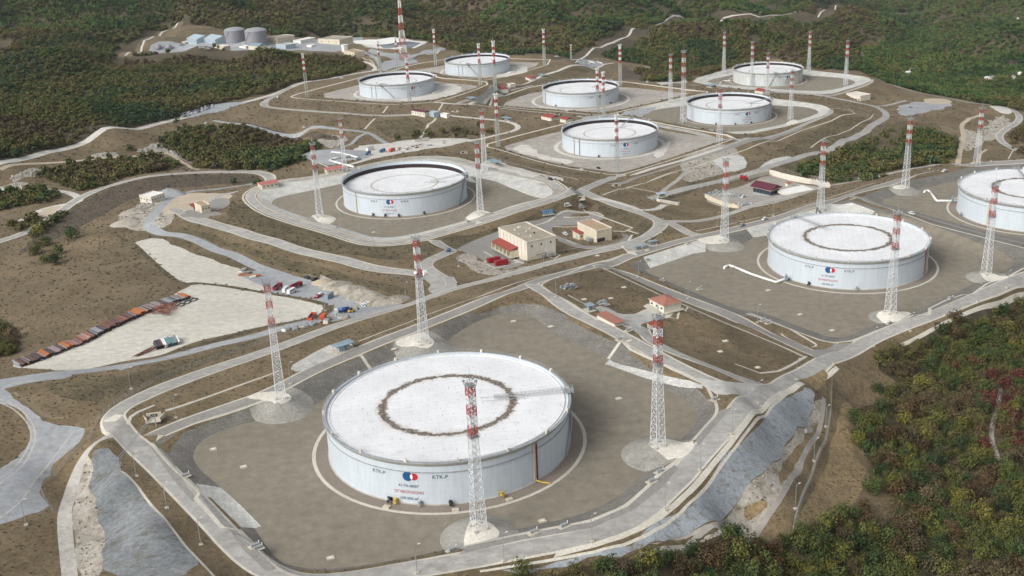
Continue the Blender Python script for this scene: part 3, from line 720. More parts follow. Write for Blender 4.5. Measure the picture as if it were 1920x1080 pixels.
# ------------------------------------------------------------------ small mesh kit
class MB:
    def __init__(s): s.v = []; s.f = []; s.m = []
    def face(s, pts, mi=0):
        i = len(s.v); s.v += [tuple(p) for p in pts]; s.f.append(tuple(range(i, i + len(pts)))); s.m.append(mi); return s
    def box(s, c, d, mi=0, rz=0, top=(1, 1)):
        i = len(s.v); ca, sa = math.cos(rz), math.sin(rz)
        for z, (kx, ky) in ((-.5, (1, 1)), (.5, top)):
            for x, y in ((-.5, -.5), (.5, -.5), (.5, .5), (-.5, .5)):
                X, Y = x * d[0] * kx, y * d[1] * ky
                s.v.append((c[0] + X * ca - Y * sa, c[1] + X * sa + Y * ca, c[2] + z * d[2]))
        for f in ((3, 2, 1, 0), (4, 5, 6, 7), (0, 1, 5, 4), (1, 2, 6, 5), (2, 3, 7, 6), (3, 0, 4, 7)):
            s.f.append(tuple(i + a for a in f)); s.m.append(mi)
        return s
    def tube(s, p0, p1, r, n=4, mi=0, r1=None):
        p0, p1 = Vector(p0), Vector(p1); d = (p1 - p0)
        if d.length < 1e-6: return s
        d.normalize(); a = d.orthogonal().normalized() if abs(d.z) < .99 else Vector((1, 0, 0)); b = d.cross(a)
        i = len(s.v); r1 = r if r1 is None else r1
        for p, rr in ((p0, r), (p1, r1)):
            for k in range(n):
                t = 2 * math.pi * k / n + math.pi / 4
                s.v.append(tuple(p + a * math.cos(t) * rr + b * math.sin(t) * rr))
        for k in range(n):
            s.f.append((i + k, i + (k + 1) % n, i + n + (k + 1) % n, i + n + k)); s.m.append(mi)
        s.f.append(tuple(i + k for k in range(n))[::-1]); s.m.append(mi)
        s.f.append(tuple(i + n + k for k in range(n))); s.m.append(mi)
        return s
    def pipe(s, pts, r, n=8, mi=0):
        for a, b in zip(pts[:-1], pts[1:]): s.tube(a, b, r, n, mi)
        for p in pts[1:-1]: s.ball(p, r * 1.02, mi)
        return s
    def ball(s, c, r, mi=0, nu=8, nv=5):
        prof = [(math.sin(math.pi * k / nv) * r, -math.cos(math.pi * k / nv) * r) for k in range(nv + 1)]
        return s.lathe(prof, nu, mi, c)
    def lathe(s, prof, n=96, mi=0, c=(0, 0, 0), a0=0, a1=2 * math.pi):
        i = len(s.v); full = abs(a1 - a0 - 2 * math.pi) < 1e-6; m = n if full else n + 1
        for k in range(m):
            t = a0 + (a1 - a0) * k / n
            for r, z in prof: s.v.append((c[0] + r * math.cos(t), c[1] + r * math.sin(t), c[2] + z))
        q = len(prof)
        for k in range(n):
            k2 = (k + 1) % m
            for j in range(q - 1):
                s.f.append((i + k * q + j, i + k2 * q + j, i + k2 * q + j + 1, i + k * q + j + 1)); s.m.append(mi)
        return s
    def build(s, name, mats, parent=None, smooth=False, link=True):
        me = bpy.data.meshes.new(name); me.from_pydata(s.v, [], s.f)
        mats = mats if isinstance(mats, (list, tuple)) else [mats]
        for mm in mats: me.materials.append(mm)
        me.polygons.foreach_set('material_index', s.m)
        if smooth: me.polygons.foreach_set('use_smooth', [True] * len(me.polygons))
        me.update()
        o = bpy.data.objects.new(name, me)
        if link: COL.objects.link(o)
        if parent: o.parent = parent
        return o

def thing(name, label, cat, loc, rz=0, group=None):
    o = bpy.data.objects.new(name, None); COL.objects.link(o)
    o.empty_display_size = .5
    o.location = loc; o.rotation_euler = (0, 0, rz); o['label'] = label; o['category'] = cat
    if group: o['group'] = group
    return o
def tag(o, label, cat, group=None, kind=None):
    if label: o['label'] = label
    if cat: o['category'] = cat
    if group: o['group'] = group
    if kind: o['kind'] = kind
    return o
def copy_tree(o, loc=None, rz=None, label=None, group=None, parent=None):
    c = o.copy(); COL.objects.link(c); c.parent = parent
    if loc is not None: c.location = loc
    if rz is not None: c.rotation_euler = (0, 0, rz)
    if label: c['label'] = label
    if group: c['group'] = group
    for ch in list(o.children): copy_tree(ch, parent=c)
    return c

def grime(c, dark=.75, scale=.6, rough=.6, metal=0, stretch=(1, 1, .25), amt=.5, second=None):
    """paint with weathering streaks that run down"""
    def bld(nt, b):
        v = nt.nodes.new('ShaderNodeTexCoord').outputs['Object']
        n = _noise(nt, scale, 5, v, .65, stretch=stretch)
        f = _ramp(nt, n.outputs['Fac'], [(.38, tuple(x * dark for x in c) if second is None else second), (.38 + amt * .4, c)])
        n2 = _noise(nt, scale * 6, 3, v, .6)
        g = _ramp(nt, n2.outputs['Fac'], [(.3, (.93, .93, .93)), (.7, (1.04, 1.04, 1.04))])
        nt.links.new(_mix(nt, 1.0, f.outputs['Color'], g.outputs['Color'], 'MULTIPLY'), b.inputs['Base Color'])
    return mat('paint', c, rough, metal, bld)

M = dict(
 white=grime((.62, .64, .65), .8), white2=grime((.74, .74, .72), .85), red=grime((.36, .07, .055), .75), grey=grime((.30, .32, .33), .75), steel=grime((.36, .38, .39), .8, rough=.45, metal=.3),
 beige=grime((.52, .47, .38), .85), cream=grime((.60, .54, .41), .86), ivory=grime((.64, .60, .52), .86), roofred=grime((.27, .05, .035), .75), roofmaroon=grime((.10, .018, .035), .7),
 rooforange=grime((.32, .14, .10), .8), roofpink=grime((.42, .15, .14), .8), roofgravel=grime((.34, .30, .23), .75, .12, stretch=(1, 1, 1)), roofbrown=grime((.38, .27, .16), .85, .2, stretch=(1, 1, 1)),
 blue=grime((.06, .17, .30), .7), bluegrey=grime((.22, .30, .35), .8), ltblue=grime((.36, .44, .49), .85), dark=grime((.035, .035, .04), .7), glass=mat('glass_dark', (.03, .045, .06), .12),
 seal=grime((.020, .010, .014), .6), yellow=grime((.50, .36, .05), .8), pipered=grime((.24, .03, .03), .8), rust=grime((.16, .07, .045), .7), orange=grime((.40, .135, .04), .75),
 black=grime((.045, .045, .055), .7), pipegrey=grime((.25, .25, .27), .8), teal=grime((.12, .24, .25), .8), tyre=mat('tyre', (.02, .02, .02), .9), greygreen=grime((.38, .41, .38), .85),
 text_blue=mat('text_blue', (.045, .085, .135), .6), text_red=mat('text_red', (.36, .03, .04), .6), logo_blue=mat('logo_blue', (.006, .075, .20), .5), logo_red=mat('logo_red', (.45, .02, .035), .5), logo_white=mat('logo_white', (.75, .76, .78), .5),
 concrete=grime((.42, .40, .36), .8, .3, stretch=(1, 1, 1)), conc2=grime((.50, .46, .37), .82, .2, stretch=(1, 1, 1)), wood=grime((.36, .26, .15), .7), carwhite=mat('car_white', (.62, .63, .64), .3), cardark=mat('car_dark', (.02, .025, .035), .3),
 carsilver=mat('car_silver', (.34, .36, .38), .3, .5), carblue=mat('car_blue', (.02, .06, .20), .3), carred=mat('car_red', (.28, .012, .02), .35), truckred=mat('truck_red', (.20, .018, .03), .45), truckorange=mat('truck_orange', (.50, .07, .03), .5), digger=mat('digger_yellow', (.55, .36, .06), .5),
)

# ------------------------------------------------------------------ tanks
def shell_mat(stain):
    def bld(nt, b):
        tc = nt.nodes.new('ShaderNodeTexCoord').outputs['Object']
        sx = nt.nodes.new('ShaderNodeSeparateXYZ'); nt.links.new(tc, sx.inputs[0])
        at = nt.nodes.new('ShaderNodeMath'); at.operation = 'ARCTAN2'; nt.links.new(sx.outputs['Y'], at.inputs[0]); nt.links.new(sx.outputs['X'], at.inputs[1])
        ml = nt.nodes.new('ShaderNodeMath'); ml.operation = 'MULTIPLY'; ml.inputs[1].default_value = RB; nt.links.new(at.outputs[0], ml.inputs[0])
        cb = nt.nodes.new('ShaderNodeCombineXYZ'); nt.links.new(ml.outputs[0], cb.inputs['X']); nt.links.new(sx.outputs['Z'], cb.inputs['Y'])
        n = _noise(nt, .8, 5, cb.outputs[0], .6, stretch=(1, .09, 1))
        f = _ramp(nt, n.outputs['Fac'], [(.36, stain), (.60, (.52, .575, .62))])
        br = nt.nodes.new('ShaderNodeTexBrick'); br.inputs['Scale'].default_value = .4
        br.inputs['Brick Width'].default_value = 4.0; br.inputs['Row Height'].default_value = 1.0; br.inputs['Mortar Size'].default_value = .018
        br.inputs['Color1'].default_value = (1, 1, 1, 1); br.inputs['Color2'].default_value = (.975, .975, .98, 1); br.inputs['Mortar'].default_value = (.84, .85, .86, 1)
        nt.links.new(cb.outputs[0], br.inputs['Vector'])
        nt.links.new(_mix(nt, 1.0, f.outputs['Color'], br.outputs['Color'], 'MULTIPLY'), b.inputs['Base Color'])
    return mat('tank_shell_paint', (.6, .63, .65), .5, 0, bld)
SHELL = shell_mat((.47, .52, .56)); SHELL_OLD = shell_mat((.42, .41, .34))
def roof_mat(strong):
    def bld(nt, b):
        tc = nt.nodes.new('ShaderNodeTexCoord').outputs['Object']
        sx = nt.nodes.new('ShaderNodeSeparateXYZ'); nt.links.new(tc, sx.inputs[0])
        def mth(op, a, c=None):
            m = nt.nodes.new('ShaderNodeMath'); m.operation = op
            for i, v in enumerate((a, c)):
                if v is None: continue
                if hasattr(v, 'links'): nt.links.new(v, m.inputs[i])
                else: m.inputs[i].default_value = v
            return m.outputs[0]
        r = mth('SQRT', mth('ADD', mth('MULTIPLY', sx.outputs['X'], sx.outputs['X']), mth('MULTIPLY', sx.outputs['Y'], sx.outputs['Y'])))
        wob = _noise(nt, .35, 6, tc, .75); pat = _noise(nt, .10, 3, tc, .6); fine = _noise(nt, .9, 4, tc, .7)
        rr = mth('ADD', r, mth('MULTIPLY', mth('SUBTRACT', wob.outputs['Fac'], .5), 6.5 if strong else 1.4))
        d = mth('ABSOLUTE', mth('SUBTRACT', rr, 25.6))
        wd = mth('MULTIPLY', mth('SUBTRACT', pat.outputs['Fac'], .18), 5.4 if strong else 1.7)
        k = mth('DIVIDE', d, wd)
        f = _ramp(nt, k, [(.55, (1, 1, 1)), (1.0, (0, 0, 0))])
        gate = _ramp(nt, fine.outputs['Fac'], [(.30, (.35, .35, .35)), (.52, (1, 1, 1))])
        ff = _mix(nt, 1.0, f.outputs['Color'], gate.outputs['Color'], 'MULTIPLY')
        big = _noise(nt, .05, 5, tc, .6)
        base = _ramp(nt, big.outputs['Fac'], [(.3, (.60, .61, .62)), (.7, (.72, .73, .74))]).outputs['Color']
        vo = _noise(nt, .42, kind='v', vec=tc)
        sp = _ramp(nt, vo.outputs['Distance'], [(.055, (.45, .45, .45)), (.11, (1, 1, 1))])
        base = _mix(nt, 1.0, base, sp.outputs['Color'], 'MULTIPLY')
        br = nt.nodes.new('ShaderNodeTexBrick'); br.inputs['Scale'].default_value = .16; br.inputs['Brick Width'].default_value = 1.5; br.inputs['Row Height'].default_value = .5; br.inputs['Mortar Size'].default_value = .012
        br.inputs['Color1'].default_value = (1, 1, 1, 1); br.inputs['Color2'].default_value = (.96, .96, .965, 1); br.inputs['Mortar'].default_value = (.80, .80, .80, 1); nt.links.new(tc, br.inputs['Vector'])
        base = _mix(nt, 1.0, base, br.outputs['Color'], 'MULTIPLY')
        pd = _noise(nt, .16, 6, tc, .75); pf = _ramp(nt, pd.outputs['Fac'], [(.56, (1, 1, 1)), (.70, (.80, .79, .76))])
        base = _mix(nt, 1.0, base, pf.outputs['Color'], 'MULTIPLY')
        halo = _ramp(nt, mth('DIVIDE', d, 3.2 if strong else 1.6), [(.2, (.82, .77, .70)), (1, (1, 1, 1))])
        base = _mix(nt, 1.0, base, halo.outputs['Color'], 'MULTIPLY')
        nt.links.new(_mix(nt, ff, base, (.10, .078, .058) if strong else (.30, .27, .24)), b.inputs['Base Color'])
    return mat('roof_deck_paint', (.72, .73, .74), .7, 0, bld)
ROOF_A, ROOF_B = roof_mat(True), roof_mat(False)

_base = {}
def proto(key, fn):
    if key not in _base: _base[key] = fn()
    return _base[key]
def inst(me_obj, name, parent, loc=(0, 0, 0), rz=0):
    o = bpy.data.objects.new(name, me_obj); COL.objects.link(o); o.parent = parent; o.location = loc; o.rotation_euler = (0, 0, rz); return o
def mesh_of(mb, mats, smooth=False):
    o = mb.build('m', mats, link=False, smooth=smooth); me = o.data; bpy.data.objects.remove(o); return me
N = 128
SH = mesh_of(MB().lathe([(RB, 0), (RB, HT), (RB - .12, HT), (RB - .12, HT - 7.5)], N), SHELL, True)
SH2 = mesh_of(MB().lathe([(RB, 0), (RB, HT), (RB - .12, HT), (RB - .12, HT - 7.5)], N), SHELL_OLD, True)
def rings(mb, segs, n=128, mi=0):
    for a, b in segs: mb.lathe([a, b], n, mi)
    return mb
SH = mesh_of(rings(MB(), [((RB, 0), (RB, HT)), ((RB, HT), (RB - .15, HT)), ((RB - .15, HT), (RB - .15, HT - 8))]), SHELL, True)
SH2 = mesh_of(rings(MB(), [((RB, 0), (RB, HT)), ((RB, HT), (RB - .15, HT)), ((RB - .15, HT), (RB - .15, HT - 8))]), SHELL_OLD, True)
def girder():
    b = MB()
    rings(b, [((RB, HT - .15), (RB + 1.05, HT - .15)), ((RB + 1.05, HT - .15), (RB + 1.05, HT - .55))], mi=1)
    rings(b, [((RB + 1.05, HT - .55), (RB + .15, HT - 1.9)), ((RB + .15, HT - 1.9), (RB + .02, HT - 1.95))], mi=0)
    rings(b, [((RB + .30, HT - 4.3), (RB + .30, HT - 4.5)), ((RB + .02, HT - 4.28), (RB + .30, HT - 4.3)), ((RB + .30, HT - 4.5), (RB + .02, HT - 4.6))], mi=2)
    rings(b, [((RB + .5, -.35), (RB + .5, .25)), ((RB + .5, .25), (RB, .3))], mi=3)
    return b
M['girdertop'] = grime((.33, .35, .36), .8); M['girder'] = grime((.44, .43, .38), .82)
GIR = mesh_of(girder(), [M['girder'], M['girdertop'], M['grey'], M['concrete']], True)
def rail():
    b = MB(); rr = RB + 1.0
    for k in range(120):
        t = 2 * math.pi * k / 120; x, y = rr * math.cos(t), rr * math.sin(t)
        b.tube((x, y, HT - .15), (x, y, HT + .95), .05, 4)
    for z in (HT + .45, HT + .95):
        for k in range(120):
            t, u = 2 * math.pi * k / 120, 2 * math.pi * (k + 1) / 120
            b.tube((rr * math.cos(t), rr * math.sin(t), z), (rr * math.cos(u), rr * math.sin(u), z), .045, 3)
    return b
RAIL = mesh_of(rail(), M['steel'])
def hydrants():
    b = MB()
    for k in range(16):
        t = 2 * math.pi * (k + .3) / 16; x, y = (RB + .5) * math.cos(t), (RB + .5) * math.sin(t)
        b.box((x, y, HT + .5), (.9, .9, 1.3), 0, t)
    return b
FOAM = mesh_of(hydrants(), M['ivory'])
def roofdeck():
    b = MB(); rad = [0, 12, 24, 34, 42, 45.8]; z = [.0, .02, .05, .05, .1, .25]
    b.lathe(list(zip(rad, z)), 96)
    b.lathe([(45.8, .25), (45.8, .5), (46.1, .5), (46.1, .1), (RB - .15, .1)], 96)
    return b
RD_A, RD_B = mesh_of(roofdeck(), ROOF_A), mesh_of(roofdeck(), ROOF_B)
def decklegs():
    b = MB(); r_ = random.Random(5)
    for rr_, n in ((44.6, 60), (38, 44), (33, 36), (29, 30), (22, 26), (15.5, 20), (9, 12), (3, 4)):
        for k in range(n):
            t = 2 * math.pi * (k + r_.uniform(-.35, .35)) / n; q = rr_ + r_.uniform(-2, 2)
            h = r_.uniform(.25, .7)
            b.tube((q * math.cos(t), q * math.sin(t), 0), (q * math.cos(t), q * math.sin(t), h), .09, 4)
    return b
LEGS = mesh_of(decklegs(), M['steel'])
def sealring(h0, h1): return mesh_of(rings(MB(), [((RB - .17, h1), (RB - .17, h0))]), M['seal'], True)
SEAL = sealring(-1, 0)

def text_mesh(s, size):
    cu = bpy.data.curves.new('lettering', 'FONT'); cu.body = s; cu.size = size; cu.align_x = 'CENTER'; cu.offset = size * .012
    cu.resolution_u = 3
    o = bpy.data.objects.new('lettering', cu); COL.objects.link(o)
    dg = bpy.context.evaluated_depsgraph_get(); me = bpy.data.meshes.new_from_object(o.evaluated_get(dg))
    bpy.data.objects.remove(o)
    v = np.array([w.co[:] for w in me.vertices]); f = [tuple(p.vertices) for p in me.polygons]
    return v, f
def bend(v, f, ang, z, material, name, parent, off=.05):
    """wrap a flat drawing round the tank wall; ang = bearing of its centre"""
    t = ang + v[:, 0] / RB; r = RB + off
    vs = np.stack([r * np.cos(t), r * np.sin(t), v[:, 1] + z], 1)
    return mesh_obj(name, vs, f, material, parent)
def circle(cx_, cy_, r, n=48, x0=-1e9):
    v = [(cx_, cy_, 0)] + [(cx_ + r * math.cos(2 * math.pi * k / n), cy_ + r * math.sin(2 * math.pi * k / n), 0) for k in range(n)]
    return np.array(v), [(0, k + 1, (k + 1) % n + 1) for k in range(n)]
def lens(d, r1, r2, n=24):
    a = math.acos(max(-1, min(1, (r1 * r1 + d * d - r2 * r2) / (2 * r1 * d)))); b = math.acos(max(-1, min(1, (r2 * r2 + d * d - r1 * r1) / (2 * r2 * d))))
    v = [(r1 * math.cos(-a + 2 * a * k / n), r1 * math.sin(-a + 2 * a * k / n), 0) for k in range(n + 1)]
    v += [(d - r2 * math.cos(-b + 2 * b * k / n), r2 * math.sin(b - 2 * b * k / n), 0) for k in range(1, n)][::-1][::-1]
    c = np.mean(v, 0); v = [tuple(c)] + v; m = len(v) - 1
    return np.array(v), [(0, k + 1, (k + 1) % m + 1) for k in range(m)]

def ang_px(k, px, z=9.0):
    """bearing on tank k's visible wall whose picture column is px"""
    x, y, z0 = TANKS[k]; t = np.linspace(math.atan2(-y, -x) - 1.5, math.atan2(-y, -x) + 1.5, 1500)
    p = project(np.stack([x + RB * np.cos(t), y + RB * np.sin(t), np.full_like(t, z0 + z)], 1))
    return float(t[np.argmin(abs(p[:, 0] - px))])
_texts = {}
def T(s, size):
    if (s, size) not in _texts: _texts[(s, size)] = text_mesh(s, size)
    return _texts[(s, size)]
def lettering(k, root, px, num):
    a = ang_px(k, px)
    for s, size, z, dx, mk in (('KTK-P', 2.05, 10.6, -11.5, 'text_blue'), ('KTK-P', 2.05, 10.6, 11.8, 'text_blue'), (num, 1.55, 6.8, 0, 'text_blue'),
                               ('ОГНЕОПАСНО', 1.6, 4.2, 0, 'text_red'), ('100 000 м³', 1.55, 1.7, 0, 'text_blue')):
        v, f = T(s, size); v = v.copy(); v[:, 0] += dx
        bend(v, f, a, z, M[mk], 'lettering', root)
    em = MB(); r1, r2, d = 1.9, 1.45, 2.35
    v, f = circle(0, 0, r1); e = bend(v, f, a, 11.2, M['logo_blue'], 'emblem', root)
    v, f = circle(d, 0, r2); bend(v, f, a, 11.2, M['logo_red'], 'emblem_disc', e, .07)
    v, f = lens(d, r1, r2); bend(v, f, a, 11.2, M['logo_white'], 'emblem_overlap', e, .10)

def gangway(root, a_rim, zroof, L=30, px_end=None):
    """rolling ladder from the rim platform down to the floating roof, with the track frame it rolls on"""
    b = MB(); ca, sa = math.cos(a_rim), math.sin(a_rim)
    def pt(r, s, z): return (r * ca - s * sa, r * sa + s * ca, z)
    zt, z2 = HT + .9, zroof + 1.0
    n = 16
    for s in (-.5, .5):
        b.tube(pt(RB - .5, s, zt), pt(RB - L, s, z2), .12, 4)
        b.tube(pt(RB - .5, s, zt + 1.1), pt(RB - L, s, z2 + 1.1), .08, 4)
        for i in range(n + 1):
            q = i / n; r = RB - .5 - (L - .5) * q; z = zt + (z2 - zt) * q
            b.tube(pt(r, s, z), pt(r, s, z + 1.1), .06, 4)
            if i < n:
                q2 = (i + 1) / n; b.tube(pt(r, s, z), pt(RB - .5 - (L - .5) * q2, s, zt + (z2 - zt) * q2 + 1.1), .05, 3)
    for i in range(n * 2):
        q = i / (n * 2); r = RB - .5 - (L - .5) * q; z = zt + (z2 - zt) * q
        b.tube(pt(r, -.5, z), pt(r, .5, z), .08, 4)
    b.build('rolling_ladder', M['steel'], root)
    b = MB()
    for s in (-1.6, 1.6):
        b.tube(pt(RB - L + 12, s, zroof + .7), pt(RB - L - 5, s, zroof + .7), .10, 4)
        for i in range(8): b.tube(pt(RB - L + 12 - i * 17 / 7, s, zroof + .05), pt(RB - L + 12 - i * 17 / 7, s, zroof + .7), .07, 4)
    b.build('ladder_track', M['steel'], root)
    b = MB()
    b.box(pt(RB + .6, 0, HT + .6), (3.4, 4.2, .2), 0, a_rim)
    for s in (-2, 0, 2):
        for r in (-1.0, 2.2): b.tube(pt(RB + r, s, HT - .1), pt(RB + r, s, HT + 2.0), .09, 4)
    for z in (1.3, 2.0):
        b.tube(pt(RB + 2.2, -2, HT + z), pt(RB + 2.2, 2, HT + z), .07, 4)
        for s in (-2, 2): b.tube(pt(RB - 1, s, HT + z), pt(RB + 2.2, s, HT + z), .07, 4)
    b.box(pt(RB + 1.4, 1.2, HT - 1.2), (1.4, 1.2, 2.4), 0, a_rim)
    b.build('rim_platform', M['steel'], root)
def stair(root, a0, a1, mk='steel'):
    """flight climbing the wall from bearing a0 at the ground to a1 at the rim"""
    b = MB(); n = 46
    for i in range(n):
        q = i / n; q2 = (i + 1) / n; t, t2 = a0 + (a1 - a0) * q, a0 + (a1 - a0) * q2; z, z2 = .2 + (HT - .4) * q, .2 + (HT - .4) * q2
        for r in (RB + .15, RB + 1.15): b.tube((r * math.cos(t), r * math.sin(t), z), (r * math.cos(t2), r * math.sin(t2), z2), .13, 4)
        b.tube((1.0 * math.cos(t) * (RB + 1.15), (RB + 1.15) * math.sin(t), z + 1.1), ((RB + 1.15) * math.cos(t2), (RB + 1.15) * math.sin(t2), z2 + 1.1), .07, 4)
        b.box(((RB + .65) * math.cos(t), (RB + .65) * math.sin(t), z), (1.1, .4, .08), 0, t)
        if i % 3 == 0: b.tube(((RB + 1.15) * math.cos(t), (RB + 1.15) * math.sin(t), z), ((RB + 1.15) * math.cos(t), (RB + 1.15) * math.sin(t), z + 1.1), .06, 4)
    b.build('stairway', M[mk], root)
def downpipe(root, a, mk, w=.35, z1=HT - 1.9):
    b = MB(); r = RB + .35
    b.box((r * math.cos(a), r * math.sin(a), z1 / 2), (.35, w * 2, z1), 0, a)
    for z in (2, 6, 10, 14):
        b.box(((RB + .2) * math.cos(a), (RB + .2) * math.sin(a), z), (.4, w * 2 + .4, .25), 0, a)
    b.build('downpipe', M[mk], root)
def valve(root, a, mk='dark', s=1.0):
    b = MB(); ca, sa = math.cos(a), math.sin(a)
    def pt(r, q, z): return (r * ca - q * sa, r * sa + q * ca, z)
    b.tube(pt(RB, 0, 1), pt(RB + 2.2 * s, 0, 1), .38 * s, 8); b.tube(pt(RB + 1.4 * s, 0, 1), pt(RB + 1.4 * s, 0, 2.2 * s), .22, 6)
    b.tube(pt(RB + 1.4 * s, -.5, 2.2 * s), pt(RB + 1.4 * s, .5, 2.2 * s), .45 * s, 8); b.tube(pt(RB + .1, 0, 1), pt(RB + .25, 0, 1), .8 * s, 10)
    b.tube(pt(RB + 2.1 * s, 0, 1), pt(RB + 2.3 * s, 0, 1), .6 * s, 8); b.tube(pt(RB + 1.6, .9, 0), pt(RB + 1.6, .9, 1.9), .09, 4)
    b.build('valve', M[mk], root)
def sump(root, a):
    b = MB(); ca, sa = math.cos(a), math.sin(a); r = RB + 4.4
    b.box((r * ca, r * sa, .25), (1.8, 2.6, .5), 0, a); b.box((r * ca, r * sa, .56), (1.5, 2.2, .1), 0, a)
    b.build('sump_cover', M['conc2'], root)

TK = {  # depth of roof below rim, roof mesh, emblem px, number, rolling ladder px at rim / length, downpipes [(px, material, width)], stairs (px bottom, px top)
 1: (1.0, 'A', 765, '41-TK-B007'), 2: (1.0, 'A', 1552.8, '41-TK-B009'), 3: (5.6, 'B', 729, '41-TK-B005'), 4: (5.0, 'B', 1172, '41-TK-B004'), 5: (5.0, 'B', 1124.7, '41-TK-B003'),
 6: (5.0, 'B', 773.7, '41-TK-B002'), 7: (5.2, 'B', None, None), 8: (5.0, 'B', 1401, '41-TK-B008'), 9: (5.0, 'B', 1477, '41-TK-B006'), 10: (1.0, 'A', None, None)}
TLAB = {1: 'nearest and largest-looking white floating-roof oil tank, rust ring on its roof, marked B007', 2: 'white tank at right with rust-ringed full roof, marked 100 000 between two tall masts',
 3: 'white oil tank with dark-lined rim standing behind the cream control building, left of centre', 4: 'white tank with dark-lined rim on grey gravel, topmost bank right behind the four-way junction',
 5: 'white tank with wide pale ring road round its foot, behind a row of red-roofed huts', 6: 'white tank with diagonal outside stair and two wall pipes, farther left by the forest road',
 7: 'farthest white tank, right of the lined basin, with a diagonal outside stair', 8: 'white tank between pale stone banks, behind the tank at the four-way junction',
 9: 'streaky yellowed tank at the far right edge of the farm, before the wooded valley', 10: 'white tank cut off by the right edge of the picture'}
for k, (x, y, z) in TANKS.items():
    dep, rt, px, num = TK[k]
    root = thing('oil_storage_tank', TLAB[k], 'storage tank', (x, y, z), 0, 'floating-roof oil tanks on the tank farm')
    inst(SH2 if k in (9,) else SH, 'shell', root)
    inst(GIR, 'wind_girder', root); inst(RAIL, 'railing', root); inst(FOAM, 'foam_box', root)['kind'] = 'stuff'
    zr = HT - dep
    rd = inst(RD_A if rt == 'A' else RD_B, 'floating_roof', root, (0, 0, zr), rnd.uniform(0, 6))
    l = inst(LEGS, 'deck_post', root, (0, 0, zr), rnd.uniform(0, 6)); l['kind'] = 'stuff'
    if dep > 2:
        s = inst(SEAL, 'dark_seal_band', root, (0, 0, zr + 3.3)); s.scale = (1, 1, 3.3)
    if px: lettering(k, root, px, num)
front = lambda k: math.atan2(-TANKS[k][1], -TANKS[k][0])
tr = {k: [o for o in COL.objects if o.name.startswith('oil_storage_tank')][i] for i, k in enumerate(TANKS)}
def rim_ang(k, px, py):
    x, y, z = TANKS[k]; t = np.linspace(0, 2 * np.pi, 2000); p = project(np.stack([x + RB * np.cos(t), y + RB * np.sin(t), np.full_like(t, z + HT)], 1))
    return float(t[np.argmin((p[:, 0] - px) ** 2 + (p[:, 1] - py) ** 2)])
for k, px, py, L in ((1, 1063, 735, 29), (2, 1489, 403, 27), (3, 872, 328, 27), (4, 1184, 222, 25), (5, 1145, 150, 26), (8, 1446, 186, 24), (10, 1905, 312, 27)):
    gangway(tr[k], rim_ang(k, px, py), HT - TK[k][0], L)
for k, a, b in ((6, 741, 714), (7, 897, 876), (9, 1441, 1455)):
    stair(tr[k], ang_px(k, a, 1), ang_px(k, b, 17), 'steel')
    a_r = ang_px(k, b, 17); gangway(tr[k], a_r, HT - TK[k][0], 20)
stair(tr[3], ang_px(3, 861, 1), ang_px(3, 869, 17)); stair(tr[1], ang_px(1, 1058, 5), ang_px(1, 1058, 5) + .42); stair(tr[8], ang_px(8, 1440, 1), ang_px(8, 1445, 17))
for k, l in {1: [(1001, 'beige', .45), (1005.5, 'pipered', .2)], 2: [(1734, 'rooforange', .25), (1737, 'beige', .45)], 3: [(668, 'beige', .6)], 4: [(1077, 'rooforange', .16), (1087, 'pipered', .2)], 5: [(1020, 'beige', .4), (1023, 'pipered', .2)],
             6: [(697, 'grey', .16), (705, 'grey', .16)], 7: [(860, 'grey', .16), (867, 'grey', .16)], 8: [(1435, 'beige', .4)], 9: [(1498, 'yellow', .4)], 10: [(1853, 'beige', .6), (1857, 'pipered', .25)]}.items():
    for px, mk, w in l: downpipe(tr[k], ang_px(k, px), mk, w)
for k, l in {1: [(733, 'dark'), (745, 'yellow'), (788, 'steel'), (845, 'dark'), (938, 'yellow')], 2: [(1518, 'dark'), (1606, 'steel')], 3: [(701, 'dark'), (723, 'dark'), (748, 'dark'), (795, 'dark')], 4: [(1123, 'dark')], 5: [(1043, 'dark'), (1144, 'dark')], 8: [(1343, 'dark'), (1378, 'dark'), (1408, 'dark')], 10: [(1805, 'steel')]}.items():
    for px, mk in l: valve(tr[k], ang_px(k, px, 1), mk)
for px in (736, 853, 945): sump(tr[1], ang_px(1, px, 0) )
b = MB(); a = ang_px(1, 1003, 0); ca, sa = math.cos(a), math.sin(a)
b.pipe([((RB + .6) * ca, (RB + .6) * sa, .9), ((RB + 3) * ca - 1 * sa, (RB + 3) * sa + 1 * ca, .5), ((RB + 5.5) * ca + 2.5 * -sa, (RB + 5.5) * sa + 2.5 * ca, .45)], .32)
b.build('drain_pipe', M['yellow'], tr[1])

# ------------------------------------------------------------------ lattice masts
def lattice(b, z0, z1, w0, w1, nsec, leg, br, mi, sides=4, kbrace=True):
    def c(z, i):
        w = (w0 + (w1 - w0) * (z - z0) / (z1 - z0)) / 2
        return ((-1, -1), (1, -1), (1, 1), (-1, 1))[i % 4][0] * w, ((-1, -1), (1, -1), (1, 1), (-1, 1))[i % 4][1] * w, z
    for i in range(4): b.tube(c(z0, i), c(z1, i), leg, 5, mi)
    for s in range(nsec):
        a, e = z0 + (z1 - z0) * s / nsec, z0 + (z1 - z0) * (s + 1) / nsec
        for i in range(4):
            b.tube(c(e, i), c(e, i + 1), br, 4, mi)
            if kbrace: b.tube(c(a, i), c(e, i + 1), br, 4, mi); b.tube(c(a, i + 1), c(e, i), br, 4, mi)
            else: b.tube(c(a, i + (s % 2)), c(e, i + 1 - (s % 2)), br, 4, mi)
HM = 56.0
